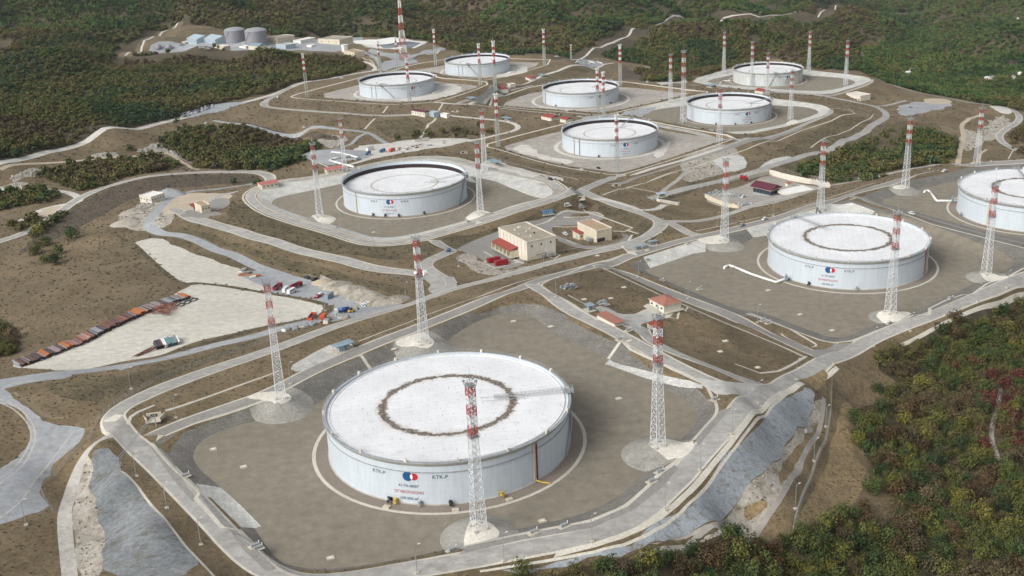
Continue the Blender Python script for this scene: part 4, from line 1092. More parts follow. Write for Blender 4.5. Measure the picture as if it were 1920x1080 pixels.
def platform(z, w):
    b = MB(); b.box((0, 0, z), (w, w, .15)); h = w / 2
    for zz in (.6, 1.2):
        for p, q in (((-h, -h), (h, -h)), ((h, -h), (h, h)), ((h, h), (-h, h)), ((-h, h), (-h, -h))): b.tube((*p, z + zz), (*q, z + zz), .06, 4)
    for p in ((-h, -h), (h, -h), (h, h), (-h, h), (0, -h), (0, h), (-h, 0), (h, 0)): b.tube((*p, z), (*p, z + 1.2), .07, 4)
    return b
def mast_meshes(kind, f):
    """kind A: white tapering four-leg lattice; B: slim grey lattice; f thickens members a little for sturdier far masts"""
    out = []
    if kind == 'A':
        b = MB(); lattice(b, 0, 20, 4.3, 3.2, 6, .15 * f, .08 * f, 0); lattice(b, 20, 35, 3.2, 2.5, 6, .14 * f, .075 * f, 0)
        b.tube((.3, 0, 0), (.3, 0, HM - 2), .07 * f, 4); b.tube((-.3, 0, 0), (-.3, 0, HM - 2), .07 * f, 4)
        for z in range(1, int(HM) - 2): b.tube((-.3, 0, z), (.3, 0, z), .05, 3)
        out.append(('lower_lattice', b, 'white'))
        for i, (z0, z1) in enumerate(((35, 39), (39, 43), (43, 46.5), (46.5, 50), (50, 54))):
            b = MB(); lattice(b, z0, z1, 2.4, 2.4, 2, .17 * f, .105 * f, 0)
            out.append(('painted_section', b, 'red' if i % 2 == 0 else 'white'))
        b = platform(54, 3.2)
        for s in (-1, 1):
            for t in (-1, 1): b.box((s * 1.7, t * 1.2, 55.4), (.5, .9, .7))
        out.append(('lamp_platform', b, 'steel'))
        b = platform(35.2, 3.4); b.box((0, 1.4, 36), (1, .6, 1)); out.append(('rest_platform', b, 'steel'))
    else:
        b = MB(); lattice(b, 0, 30, 3.0, 2.6, 6, .26 * f, .08 * f, 0, kbrace=False); out.append(('lower_lattice', b, 'greygreen'))
        for i, (z0, z1) in enumerate(((30, 34.5), (34.5, 38), (38, 41.5), (41.5, 45), (45, 48.5), (48.5, 53))):
            b = MB(); lattice(b, z0, z1, 2.2, 2.0, 2, .20 * f, .11 * f, 0)
            out.append(('painted_section', b, 'red' if i % 2 == 0 else 'white2'))
        b = platform(53, 3.4)
        for s in (-1, 1): b.box((s * 1.6, 0, 54.4), (.5, 2.4, .8))
        out.append(('lamp_platform', b, 'white2'))
        b = platform(29.8, 3.8); out.append(('rest_platform', b, 'steel'))
    b = MB(); b.tube((0, 0, 54), (0, 0, 61), .13 * f, 5, 0, .04); out.append(('lightning_rod', b, 'steel'))
    return out
_mast = {}
def mast(kind, f, px, yb, yt, label, rz=.35, zoff=0, base=None):
    p = np.array(base) if base is not None else g1(px, yb)
    d = rays([(px, yt)])[0]; tt = (p[1]) / d[1]; h = HC + d[2] * tt - p[2]
    key = (kind, f)
    g = 'red and white lighting and lightning masts'
    if key not in _mast:
        root = thing('lattice_mast', label, 'mast', (0, 0, 0), rz, g)
        for nm, b, mk in mast_meshes(kind, f): b.build(nm, M[mk], root)
        if kind == 'A':
            for s in ((-1, -1), (1, -1), (1, 1), (-1, 1)): MB().box((s[0] * 2.15, s[1] * 2.15, -.2), (1.1, 1.1, 1.2)).build('footing', M['concrete'], root)
        _mast[key] = root
    else: root = copy_tree(_mast[key], label=label, group=g)
    root.location = (p[0], p[1], p[2] + zoff); root.rotation_euler = (0, 0, rz)
    k = h / 55.5; root.scale = (k ** .5, k ** .5, k)
    return root, h
ML = [
 ('A', 1, 528, 752, 523, 'tall red and white lattice mast on the stone mound left of the nearest tank'),
 ('A', 1, 898, 989, 713, 'red and white lattice mast in front of the nearest tank, against its white roof'),
 ('A', 1, 1233.5, 835, 590, 'red and white lattice mast on the rounded apron right of the nearest tank'),
 ('A', 1, 1669, 586, 397, 'lattice mast at the front right of the tank marked B009, overlapping its rim'),
 ('A', 1, 1849, 512, 345, 'leaning-looking lattice mast on the apron by the right-hand ring road'),
 ('A', .95, 1358, 453, 298, 'lattice mast on the big round stone mound left of the right-hand tank'),
 ('A', .95, 1538, 392, 262, 'lattice mast rising behind the right-hand tank marked B009'),
 ('A', .95, 1697, 352, 222, 'lattice mast beside the asphalt road left of the cut-off tank'),
 ('A', .95, 1831, 309, 202, 'lattice mast rising behind the cut-off tank at the right edge'),
 ('A', .95, 600, 405, 267, 'lattice mast on the left apron of the tank behind the control buildings'),
 ('A', .95, 647, 322, 220, 'lattice mast behind the left rim of the mid-distance tank, by the pipework'),
 ('A', .95, 901, 401, 265, 'lattice mast on the pale apron right of the mid-distance tank'),
 ('A', 1, 909, 322, 205, 'lattice mast behind the right rim of the mid-distance tank, between two others'),
 ('A', 1.05, 1349, 267, 164, 'slim white mast at the front right corner of the middle grey pad'),
 ('A', 1.05, 1482, 225, 131, 'white lattice mast on a pale apron at the right end of its pad'),
 ('A', 1.05, 1281, 230, 95, 'taller of the two neighbouring white masts left of the slate-emblem tank'),
 ('A', 1.05, 1257, 192, 101, 'white mast at the back left of the pad with the pale stone bank'),
 ('A', 1.15, 1438, 178, 99, 'white mast directly in front of the yellowed tank, right one'),
 ('A', 1.15, 1409, 162, 78, 'white mast directly in front of the yellowed tank, left one'),
 ('A', 1.15, 1357, 137, 60, 'white mast at the back left of the yellowed tank, against the forest'),
 ('A', 1.15, 1516, 134, 59, 'white mast just behind the right side of the yellowed tank'),
 ('A', 1.15, 1585, 161, 76, 'rightmost mast of the far pads, on the edge of the farm'),
 ('B', 1.2, 1157, 325, 212, 'grey-legged mast before the tank at the four-way junction'),
 ('B', 1.3, 934, 276, 173, 'grey-legged mast at the left corner of the junction tank\'s pad'),
 ('B', 1.3, 1121, 212, 127, 'left of the close pair of grey-legged masts before the ringed tank'),
 ('B', 1.3, 1132, 219, 133, 'right of the close pair of grey-legged masts before the ringed tank'),
 ('B', 1.4, 1163, 162, 82, 'grey-legged mast behind the right rim of the ringed tank'),
 ('B', 1.4, 929, 172, 75, 'grey-legged mast on the brown bank above the red-roofed hut'),
 ('B', 1.4, 901, 160, 80, 'grey-legged mast in front of the farthest white tank'),
 ('B', 1.5, 1021, 124, 53, 'grey-legged mast standing on the forest side, right of the farthest tank'),
 ('B', 1.4, 768, 192, 107, 'grey-legged mast in front of the tank with two wall pipes'),
 ('B', 1.4, 576, 182, 98, 'grey-legged mast by the forest road at the left, standing alone'),
 ('B', 1.5, 713, 137, 75, 'grey-legged mast left of the basin, above the two-piped tank'),
 ('B', 1.5, 746, 133, 68, 'grey-legged mast in front of the dark basin water'),
 ('B', 1.5, 817, 123, 53, 'grey-legged mast between the basin and the farthest tank'),
 ('B', 1.5, 1071, 112, 83, 'short-looking mast behind the white pipe yard on the ridge'),
]
for kd, f, px, yb, yt, lab in ML:
    if px == 1538: base = None
    r_, h = mast(kd, f, px, yb, yt, lab, rz=rnd.uniform(.2, .5))
    if not 35 < h < 75: print('mast', px, yb, round(h, 1))
r_, h = mast('A', 1, 795, 643, 443, 'lattice mast with a white drum antenna, on the mound behind the nearest tank', rz=.4)
b = MB(); b.tube((1.6, -1.6, 37), (3.4, -1.2, 37), 1.3, 16); b.tube((-1.4, -1, 38), (-2.2, -1.6, 38), .8, 12); b.build('drum_antenna', M['white2'], r_)
# the tall communications mast behind the two-piped tank
p = g1(757, 113); d = rays([(750, -14)])[0]; hh = HC + d[2] * p[1] / d[1] - p[2]
root = thing('communications_mast', 'tallest red and white tapered lattice mast, running out of the top of the picture', 'mast', tuple(p), .3)
nsg = 9
for i in range(nsg):
    z0, z1 = hh * i / nsg, hh * (i + 1) / nsg; w0, w1 = 11 - 9 * i / nsg, 11 - 9 * (i + 1) / nsg
    b = MB(); lattice(b, z0, z1, w0, w1, 2, .34, .2, 0); b.build('painted_section', M['red' if i % 2 == 0 else 'white2'], root)
# ------------------------------------------------------------------ buildings and small structures
def pz(px, py, z): q = on_z([(px, py)], z)[0]; return np.array([q[0], q[1], z])
def frame(A, B, C):
    b = g1(*B); a = pz(*A, b[2]); c = pz(*C, b[2])
    u = (a - b)[:2]; v = (c - b)[:2]; Lu = np.linalg.norm(u); u = u / Lu
    w_ = np.array([u[1], -u[0]]); Lv = v @ w_
    if Lv < 0: w_ = -w_; Lv = -Lv
    # local x runs along B->C, local y along B->A
    Lv = max(Lv, 3)
    return b, math.atan2(w_[1], w_[0]), Lv, Lu
def quadwin(b, x, y, z, w_, h, face, d=.06):
    if face == 'x': b.box((x, y, z), (w_, d * 2, h))
    else: b.box((x, y, z), (d * 2, w_, h))
def building(name, label, cat, A, B, C, h, wall='cream', roof='flat', rmat='roofgravel', win=None, plinth=None, group=None, eave=.6, pitch=.32, door=True, far=False, mats=None):
    b0, rz, LX, LY = frame(A, B, C)
    # make local axes right-handed: x along BC, y along BA
    ux = np.array([math.cos(rz), math.sin(rz)]); uy = np.array([-math.sin(rz), math.cos(rz)])
    a = pz(*A, b0[2]); sgn = 1 if (a - b0)[:2] @ uy > 0 else -1
    t = thing(name, label, cat, tuple(b0), rz, group)
    b = MB(); b.box((LX / 2, sgn * LY / 2, h / 2 - 1), (LX, LY, h + 2)); b.build('wall', M[wall], t)
    if roof == 'flat':
        r = MB()
        r.box((LX / 2, sgn * LY / 2, h + .1), (LX - .7, LY - .7, .2), 0)
        r.build('roof', M[rmat], t)
        p = MB()
        for cx_, cy_, dx, dy in ((LX / 2, 0, LX + .3, .5), (LX / 2, sgn * LY, LX + .3, .5), (0, sgn * LY / 2, .5, LY - .5), (LX, sgn * LY / 2, .5, LY - .5)): p.box((cx_, cy_, h + .35), (dx, dy, .8))
        p.build('parapet', M[mats or 'ivory'], t)
    elif roof in ('hip', 'gable', 'shed'):
        e = eave; x0, x1, y0, y1 = -e, LX + e, -e, LY + e
        r = MB(); f = lambda x, y, z: (x, sgn * y, z); W = min(x1 - x0, y1 - y0); hr = W / 2 * pitch
        if roof == 'shed':
            r.face([f(x0, y0, h), f(x1, y0, h + .0), f(x1, y1, h + W * pitch * .6), f(x0, y1, h + W * pitch * .6)]); r.face([f(x0, y0, h - .25), f(x1, y0, h - .25), f(x1, y1, h + W * pitch * .6 - .25), f(x0, y1, h + W * pitch * .6 - .25)][::-1])
            r.face([f(x0, y0, h - .25), f(x1, y0, h - .25), f(x1, y0, h), f(x0, y0, h)]); r.face([f(x1, y0, h - .25), f(x1, y1, h + W * pitch * .6 - .25), f(x1, y1, h + W * pitch * .6), f(x1, y0, h)])
            r.face([f(x0, y0, h - .25), f(x0, y1, h + W * pitch * .6 - .25), f(x0, y1, h + W * pitch * .6), f(x0, y0, h)])
        else:
            hip = W / 2 if roof == 'hip' else 0
            if (x1 - x0) >= (y1 - y0): p0, p1 = (x0 + hip, (y0 + y1) / 2), (x1 - hip, (y0 + y1) / 2); ends = True
            else: p0, p1 = ((x0 + x1) / 2, y0 + hip), ((x0 + x1) / 2, y1 - hip); ends = False
            P0, P1 = f(*p0, h + hr), f(*p1, h + hr); a_, b_, c_, d_ = f(x0, y0, h), f(x1, y0, h), f(x1, y1, h), f(x0, y1, h)
            if ends: r.face([a_, b_, P1, P0]); r.face([c_, d_, P0, P1]); r.face([b_, c_, P1]); r.face([d_, a_, P0])
            else: r.face([a_, b_, P0]); r.face([b_, c_, P1, P0]); r.face([c_, d_, P1]); r.face([d_, a_, P0, P1])
            r.face([a_, d_, c_, b_]); 
            q = MB(); q.box((LX / 2, sgn * LY / 2, h - .12), (LX + 2 * e, LY + 2 * e, .22)); 
            q.build('eaves', M['ivory'], t)
            for i in range(len(r.v)): r.v[i] = (r.v[i][0], r.v[i][1], r.v[i][2] + .003)
        r.build('roof', M[rmat], t)
    if plinth:
        q = MB(); q.box((LX / 2, sgn * LY / 2, .0), (LX + 3, LY + 3, .5)); q.build('plinth', M['conc2'], t)
    if win:
        for fc, n, zc, ww, wh in win:
            L = LX if fc == 'x' else LY
            for i in range(n):
                q = MB(); s = L * (i + .5) / n
                if fc == 'x': q.box((s, -sgn * .02, zc), (ww, .16, wh))
                else: q.box((-.02, sgn * s, zc), (.16, ww, wh))
                q.build('window', M['glass'], t)
    if door:
        q = MB(); q.box((-.03, sgn * LY * .42, 1.15), (.18, 1.3, 2.3)); q.build('door', M['steel'], t)
    return t, LX, LY * sgn, h

# the large control building with its arcade
t, LX, LY, h = building('control_building', 'large cream flat-roofed building with a red-roofed arcade along its left side', 'building', (936, 461), (989, 489), (1039, 475), 12, 'ivory', win=[('x', 3, 9, .9, 1.4)], door=False)
sg = 1 if LY > 0 else -1; LYa = abs(LY)
q = MB(); q.box((LX / 2, -sg * .03, 1.1), (LX * .96, .1, 2.2)); q.box((-.03, LY * .12, 1.1), (.1, LYa * .22, 2.2)); q.build('lower_band', M['cream'], t)
for i in range(8):
    q = MB(); q.box((-.12, LY * (i + .5) / 8, h / 2 + 1), (.3, .4, h - 2.2)); q.build('pilaster', M['cream'], t)
y0, y1 = LYa * .30, LYa * .97
q = MB(); q.face([(-6.2, sg * y0, 4.6), (-6.2, sg * y1, 4.6), (0, sg * y1, 6.2), (0, sg * y0, 6.2)]); q.face([(-6.2, sg * y0, 4.3), (0, sg * y0, 5.9), (0, sg * y1, 5.9), (-6.2, sg * y1, 4.3)])
for a_, b_ in (((-6.2, y0, 4.3), (-6.2, y1, 4.3)),): q.face([(a_[0], sg * a_[1], a_[2]), (b_[0], sg * b_[1], b_[2]), (b_[0], sg * b_[1], b_[2] + .3), (a_[0], sg * a_[1], a_[2] + .3)])
q.build('arcade_roof', M['roofred'], t)
for i in range(6):
    q = MB(); yy = y0 + (y1 - y0) * i / 5; q.box((-3.0, sg * yy, 2.2), (6.0, .5, 4.4)); q.build('arcade_wall', M['cream'], t)
q = MB(); q.box((-3, sg * (y0 + y1) / 2, .1), (7, y1 - y0 + 2, .3)); q.build('arcade_floor', M['conc2'], t)
for i, (fx, fy, s, hh) in enumerate(((.3, .7, 1.2, .8), (.5, .5, .9, .9), (.62, .35, .8, 1.1), (.75, .62, 1, .7), (.4, .25, .8, 1.0), (.2, .45, .7, .8), (.55, .8, 2.2, .5))):
    q = MB(); q.box((LX * fx, LY * fy, h + .2 + hh / 2), (s, s, hh)); q.build('roof_vent', M['rust' if i == 2 else 'ivory'], t)
q = MB(); q.box((LX * .72, -sg * 1.6, 1.6), (3.5, 2.2, 2.6)); q.box((LX * .5, -sg * 1.4, 1.2), (2.5, 1.6, 1.8)); q.build('cooling_unit', M['steel'], t)
q = MB(); q.tube((LX * .25, -sg * 2, 3.2), (LX * .62, -sg * 2, 3.2), .2, 6); q.build('duct', M['rust'], t)
t, LX, LY, h = building('switch_building', 'smaller cream building with brown flat roof and a red-gabled annex on its left', 'building', (1083, 438), (1119, 455), (1148, 449), 7.8, 'cream', rmat='roofbrown', door=False)
sg = 1 if LY > 0 else -1
q = MB(); q.box((LX * .28, -sg * .05, 1.4), (LX * .5, .12, 2.6)); q.build('gate_opening', M['dark'], t)
q = MB(); q.box((-2.2, LY * .25, 1.2), (2.6, 4.5, 2.4)); q.build('cooling_unit', M['steel'], t)
building('annex_house', 'low yellow-walled annex with a red gabled roof, attached left of the brown-roofed building', 'annex', (1074, 443), (1087, 450), (1101, 446), 4.3, 'cream', 'gable', 'roofred', win=[('x', 2, 2.2, 1, 1)])
building('pump_house', 'white house with an orange-red hipped roof between the two large grass plots', 'house', (1218, 574), (1245, 588), (1264, 573), 4.2, 'ivory', 'hip', 'rooforange', win=[('y', 3, 2.2, 1.4, 1.0)], plinth=True)
building('pit_shelter', 'low white shelter with a broad orange roof beside the roadside in the east plot', 'shelter', (1120, 597), (1153, 613), (1166, 606), 1.8, 'ivory', 'shed', 'rooforange', door=False, pitch=.12)
building('utility_hut', 'tiny white hut with bright red roof on the brown grass by the yard curve', 'hut', (1214, 614), (1219, 618), (1223, 615), 2.3, 'ivory', 'gable', 'roofred', eave=.3)
building('pump_station', 'open industrial hall with a maroon pitched roof standing in the sunken plant yard', 'pump station', (1412, 361), (1444, 368), (1469, 364), 5.2, 'grey', 'gable', 'roofmaroon', win=[('y', 5, 2.6, 3.2, 3.6), ('x', 4, 2.6, 2.8, 3.6)], eave=2.2, door=False, pitch=.45)
building('control_cabin', 'long pink-roofed cabin at the corner of the road left of the mid-distance pad', 'cabin', (484, 351), (492, 356), (517, 347), 3.6, 'cream', 'gable', 'roofpink', win=[('x', 4, 2, 1, 1)])
building('control_cabin', 'pink-roofed cabin just behind the left rim of the mid-distance tank', 'cabin', (609, 323), (614, 327), (641, 320), 3.6, 'cream', 'gable', 'roofpink', win=[('x', 3, 2, 1, 1)])
building('site_shed', 'long pale shed on bare earth beside the grey gravel heap at left', 'shed', (263, 377), (285, 381), (304, 372), 4.5, 'ivory', 'flat', 'white2', win=[('y', 4, 2.4, 1.4, .9), ('x', 5, 2.4, .9, .9)])
building('gate_house', 'small cream flat-roofed gate house beside the asphalt lot at left', 'gate house', (366, 393), (379, 400), (393, 395), 5, 'cream', 'flat', 'roofbrown', win=[('x', 3, 3, 1, 1)])
building('lean_to', 'red lean-to roof against the left of the small gate house', 'lean-to', (357, 391), (364, 394), (372, 389), 2.2, 'grey', 'shed', 'roofred', door=False)
building('security_building', 'long white building with maroon roof on the bank between two far roads', 'building', (772, 216), (797, 220), (802, 217), 5.5, 'ivory', 'gable', 'roofmaroon', win=[('y', 5, 3, 1.2, 1.2)])
building('site_cabin', 'pale blue cabin right next to the long maroon-roofed building', 'cabin', (801, 218), (814, 221), (819, 218), 5, 'ltblue', 'flat', 'ltblue', door=True, mats='ltblue')
building('site_cabin', 'small white cabin at the right end of the cabins above the brown ditch', 'cabin', (826, 220), (838, 222), (841, 220), 4, 'white2', 'flat', 'white2', door=False)
for lab, A, B, C in (('larger of the two red-roofed huts below the ringed tank, left one', (1015, 223), (1034, 227), (1040, 222)), ('smaller red-roofed hut below the ringed tank, right one', (1050, 228), (1061, 230.5), (1066, 226)),
                     ('red-roofed hut on the bank nearest the farthest tank', (985, 148.5), (994, 152), (1001, 149)), ('red-roofed hut at the lower left on the same far bank', (933, 167), (939, 170), (947, 166)),
                     ('pink-roofed hut between the two right-hand far pads', (1415, 174), (1431, 177), (1436, 173))):
    building('hut', lab, 'hut', A, B, C, 3.4, 'ivory', 'gable', 'roofred', door=False)
building('pump_cabin', 'small white cabin between the red-roofed huts on the far bank', 'cabin', (951, 161), (957, 163), (962, 160), 2.6, 'ivory', 'flat', 'ivory', door=False)
building('store_building', 'cream stepped building alone on the slope below the yellowed tank', 'building', (1586, 184), (1613, 189.5), (1622, 184), 6, 'ivory', 'flat', 'ivory', win=[('y', 5, 1.6, 2.5, 1.4)], door=False)
ST = [('plant_building', 'left of the two blue-grey plant sheds at the far station', (351, 80), (369, 83), (394, 77), 8, 'ltblue', 'gable', 'ltblue'),
      ('plant_building', 'right blue-grey plant shed, next to the domed tanks', (383, 80), (404, 83.5), (424, 77), 8, 'ltblue', 'gable', 'ltblue'),
      ('plant_building', 'tall cream block right of the two domed tanks', (500, 82), (521, 83.5), (541, 76), 10, 'cream', 'flat', 'roofgravel'),
      ('plant_building', 'low cream building in front of the left domed tank', (401, 91), (420, 93), (425, 90), 4, 'cream', 'flat', 'ivory'),
      ('plant_building', 'cream building with blue roof in front of the right domed tank', (466, 91), (484, 92.5), (489, 88), 5, 'cream', 'gable', 'bluegrey'),
      ('plant_building', 'small white container block between the domed tanks and the front edge', (449, 90), (461, 91), (464, 89), 3, 'white2', 'flat', 'white2'),
      ('plant_building', 'pale blue process block at the station\'s right front', (518, 90), (536, 92), (541, 87), 6, 'ltblue', 'flat', 'ltblue'),
      ('plant_building', 'white open-sided shed between the station and the long cream building', (550, 81), (564, 82), (575, 75), 5, 'white2', 'flat', 'white2'),
      ('plant_building', 'long cream building left of the lined basin', (597, 82), (637, 84), (649, 77), 8, 'cream', 'flat', 'roofgravel'),
      ('plant_building', 'cream building on the slope below the basin\'s left end', (645, 103), (665, 107), (679, 103), 7, 'cream', 'flat', 'roofbrown'),
      ('plant_building', 'low white cabin at the left end of the station behind the domes', (338, 81), (346, 82), (351, 80), 2.5, 'white2', 'flat', 'white2'),
      ('plant_building', 'small white tank cabin near the station\'s right gate', (575, 88), (584, 89), (588, 87), 3, 'white2', 'flat', 'white2')]
for nm, lab, A, B, C, h_, w_, rf, rm in ST: building(nm, lab, 'plant building', A, B, C, h_, w_, rf, rm, win=[('y', 3, h_ * .5, 1.6, 1.6)] if h_ > 6 else None, door=False)
building('stair_tower', 'narrow white tower at the left end of the slope-side cream building', 'tower', (641, 97), (646, 99), (649, 97), 12, 'white2', 'flat', 'white2', door=False)
# domed tanks
for lab, xc, yb, wpx in (('left of the two grey domed steel tanks at the far station', 442, 83, 38), ('right of the two grey domed steel tanks at the far station', 481.5, 84, 40)):
    p = g1(xc, yb - 3); dd = (p - CAM) @ FW; r = wpx * dd / F_PX / 2; hh = 24 * dd / F_PX
    t = thing('domed_tank', lab, 'tank', tuple(p), 0, 'domed tanks at the far station')
    MB().lathe([(r, -2), (r, hh)], 48).build('shell', M['pipegrey'], t, True)
    MB().lathe([(r * 1.01, hh), (r * .8, hh + r * .14), (r * .4, hh + r * .22), (0, hh + r * .25)], 48).build('dome_roof', M['steel'], t, True)
    b = MB(); a0 = -1.9
    for i in range(20):
        q, q2 = i / 20, (i + 1) / 20; b.tube(((r + .6) * math.cos(a0 - 1.0 + q), (r + .6) * math.sin(a0 - 1.0 + q), hh * q), ((r + .6) * math.cos(a0 - 1.0 + q2), (r + .6) * math.sin(a0 - 1.0 + q2), hh * q2), .45, 4)
    b.build('stairway', M['grey'], t)
for lab, px_, py_ in (('left small silver dome near the station\'s left tip', 297, 90), ('right small silver dome near the station\'s left tip', 317, 90)):
    p = g1(px_, py_); t = thing('small_tank', lab, 'tank', tuple(p), 0); MB().lathe([(6, -1), (6, 3), (4.5, 5.5), (2, 6.6), (0, 7)], 24).build('shell', M['pipegrey'], t, True); MB().tube((0, 0, 7), (0, 0, 8), .6, 8).build('vent', M['grey'], t)
# canopies: four posts, roof, cabinets
def canopy(label, A, B, C, h=2.8, rm='bluegrey', nm='equipment_canopy', body='steel'):
    b0, rz, LX, LY = frame(A, B, C); uy = np.array([-math.sin(rz), math.cos(rz)]); sg = 1 if (pz(*A, b0[2]) - b0)[:2] @ uy > 0 else -1
    t = thing(nm, label, 'canopy', tuple(b0), rz)
    for x in (.2, LX - .2):
        for y in (.2, LY - .2): MB().tube((x, sg * y, -.2), (x, sg * y, h), .12, 4).build('post', M['steel'], t)
    MB().box((LX / 2, sg * LY / 2, h + .1), (LX + 1, LY + 1, .25)).build('roof', M[rm], t)
    q = MB(); q.box((LX * .35, sg * LY / 2, h * .35), (LX * .35, LY * .5, h * .7)); q.box((LX * .75, sg * LY / 2, h * .3), (LX * .2, LY * .4, h * .6)); q.build('cabinet', M[body], t)
    q = MB(); q.box((LX / 2, sg * LY / 2, .05), (LX + 2, LY + 2, .3)); q.build('slab', M['conc2'], t)
canopy('blue-roofed canopy beside the road junction, longer of the pair', (1187, 470), (1190, 471.5), (1212, 464))
canopy('small blue-roofed canopy, right of the longer one at the junction', (1216, 460), (1219, 461.5), (1228, 457))
canopy('blue kiosk canopy at the edge of the east plot\'s concrete yard', (1097, 580), (1104, 585), (1110, 582), body='bluegrey')
canopy('grey-blue roofed shed canopy on the patched concrete left of the nearest tank', (624, 659), (633, 664), (661, 652), h=3.2, body='ltblue')
canopy('blue-grey canopy on the pale slab behind the mid-distance tank', (914, 306), (931, 311), (936, 307))
canopy('dark blue canopy on the bank by the far curved track', (941, 225), (955, 227), (958, 225), body='bluegrey')
canopy('small dark canopy on the bank right of the farthest tank', (1008, 143), (1017, 146), (1020, 143))
canopy('small blue canopy between the two far-left pads', (873, 187), (884, 189.5), (888, 186))
canopy('blue canopy on the strip before the yellowed tank', (1325, 163), (1334, 165), (1339, 161))
canopy('long pale canopy over the row of black coolers', (1231, 369), (1236, 371), (1264, 374), rm='ltblue')
# row of coolers
for i in range(9):
    p = g1(1236 + i * 4.2, 378 + i * .75); t = thing('cooler_unit', 'white cooler unit with black fan, one of the row below the pale canopy', 'cooler', tuple(p), .5, 'coolers in a row by the main road')
    MB().box((0, 0, 1.2), (2.2, 4, 2.4)).build('casing', M['ivory'], t); MB().tube((0, 0, 2.4), (0, 0, 3.0), .9, 10).build('fan', M['dark'], t)
p = g1(1027, 402); t = thing('blue_container', 'bright blue equipment container on a pad behind the control building', 'container', tuple(p), .35)
MB().box((0, 0, 1.8), (7.5, 3.2, 2.8)).build('casing', M['blue'], t); MB().box((0, 0, .2), (9, 5, .5)).build('slab', M['conc2'], t)
for i in range(4): MB().box((-2.7 + i * 1.8, -1.65, 1.8), (1.1, .1, 2)).build('louvre', M['bluegrey'], t)
for nm, px_, py_, lab in (('left', 926, 492, 'dark red pump container, rear one of the two beside the control building'), ('right', 940, 497, 'dark red pump container, front one of the two beside the control building')):
    p = g1(px_, py_); t = thing('pump_container', lab, 'container', tuple(p), .42, 'red pump containers by the control building')
    MB().box((0, 0, 1.9), (8.5, 3.0, 3.0)).build('body', M['carred'], t)
    q = MB(); [q.tube((x, -1.6, .5), (x, 1.6, .5), .5, 10) for x in (-3, -1.8, 2.8)]; q.build('wheels', M['tyre'], t)
    MB().box((0, 0, 3.45), (7.8, 2.4, .12)).build('roof_panel', M['truckred'], t); MB().tube((4.2, 0, 1), (6.5, 0, .9), .35, 8).build('hose_reel', M['dark'], t)
# sunken plant yard: retaining walls, machines
def wallrun(label, s, h, mk='conc2', th=.5, nm='retaining_wall'):
    w_ = G(P(s)); b = MB(); o0 = w_[0].copy()
    for a_, c_ in zip(w_[:-1], w_[1:]):
        n = max(1, int(np.linalg.norm(c_ - a_) / 8)); 
        for i in range(n):
            p0, p1 = a_ + (c_ - a_) * i / n, a_ + (c_ - a_) * (i + 1) / n
            z = min(H([p0[:2]])[0], H([p1[:2]])[0]); L = np.linalg.norm((p1 - p0)[:2]); an = math.atan2(p1[1] - p0[1], p1[0] - p0[0]); m_ = (p0 + p1) / 2
            b.box((m_[0] - o0[0], m_[1] - o0[1], z + h / 2 - .6 - o0[2]), (L + .02, th, h + 1.2), 0, an)
    o = b.build(nm, M[mk]); o.location = tuple(o0); return tag(o, label, 'wall')
wallrun('long cream retaining wall along the back of the sunken plant yard', "1402,338 1441,327", 4.5, 'ivory')
wallrun('cream retaining wall behind the maroon-roofed hall, angled down to the right', "1442,327 1480,338 1520,345 1556,352", 5, 'ivory')
wallrun('cream inner wall at the front left of the sunken plant yard', "1322,371 1350,383 1385,391", 3.5, 'cream')
wallrun('low concrete wall along the track above the plant yard', "1250,368 1300,356 1345,345 1400,330", 1.2, 'concrete')
p = g1(1492, 360); t = thing('covered_basin', 'white-covered rectangular basin right of the maroon-roofed hall', 'basin', tuple(p), .45); MB().box((0, 0, .8), (26, 15, 2.2)).build('wall', M['ivory'], t); MB().box((0, 0, 1.95), (25, 14, .12)).build('cover', M['white2'], t)
p = g1(1479, 349); t = thing('hut', 'small orange-roofed hut behind the maroon hall', 'hut', tuple(p), .4); MB().box((0, 0, 1.5), (5, 4, 3)).build('wall', M['ivory'], t); MB().box((0, 0, 3.6), (6, 5, 1.3), top=(.2, .3)).build('roof', M['rooforange'], t)
def skid(label, px_, py_, seed, L=9, W=6, mk=('pipegrey', 'white', 'bluegrey')):
    r_ = random.Random(seed); p = g1(px_, py_); t = thing('pipework_skid', label, 'pipework', tuple(p), r_.uniform(0, 1.2))
    for i in range(5):
        q = MB(); y = (i / 4 - .5) * W; z = r_.uniform(.8, 1.8); q.pipe([(-L / 2, y, .2), (-L / 2, y, z), (L / 2 * r_.uniform(.3, 1), y, z), (L / 2 * r_.uniform(.3, 1), y + r_.uniform(-1, 1), .2)], r_.uniform(.18, .4), 6); q.build('pipe', M[mk[i % 3]], t)
    q = MB(); q.box((0, 0, .1), (L + 1, W + 1, .3)); q.build('slab', M['conc2'], t)
    q = MB()
    for i in range(3): q.box((r_.uniform(-L / 2, L / 2), r_.uniform(-W / 2, W / 2), 1.1), (1.2, 1.0, 2.0))
    q.box((0, 0, 1.3), (1.6, 1.3, 2.3)); q.build('valve_box', M['steel'], t)
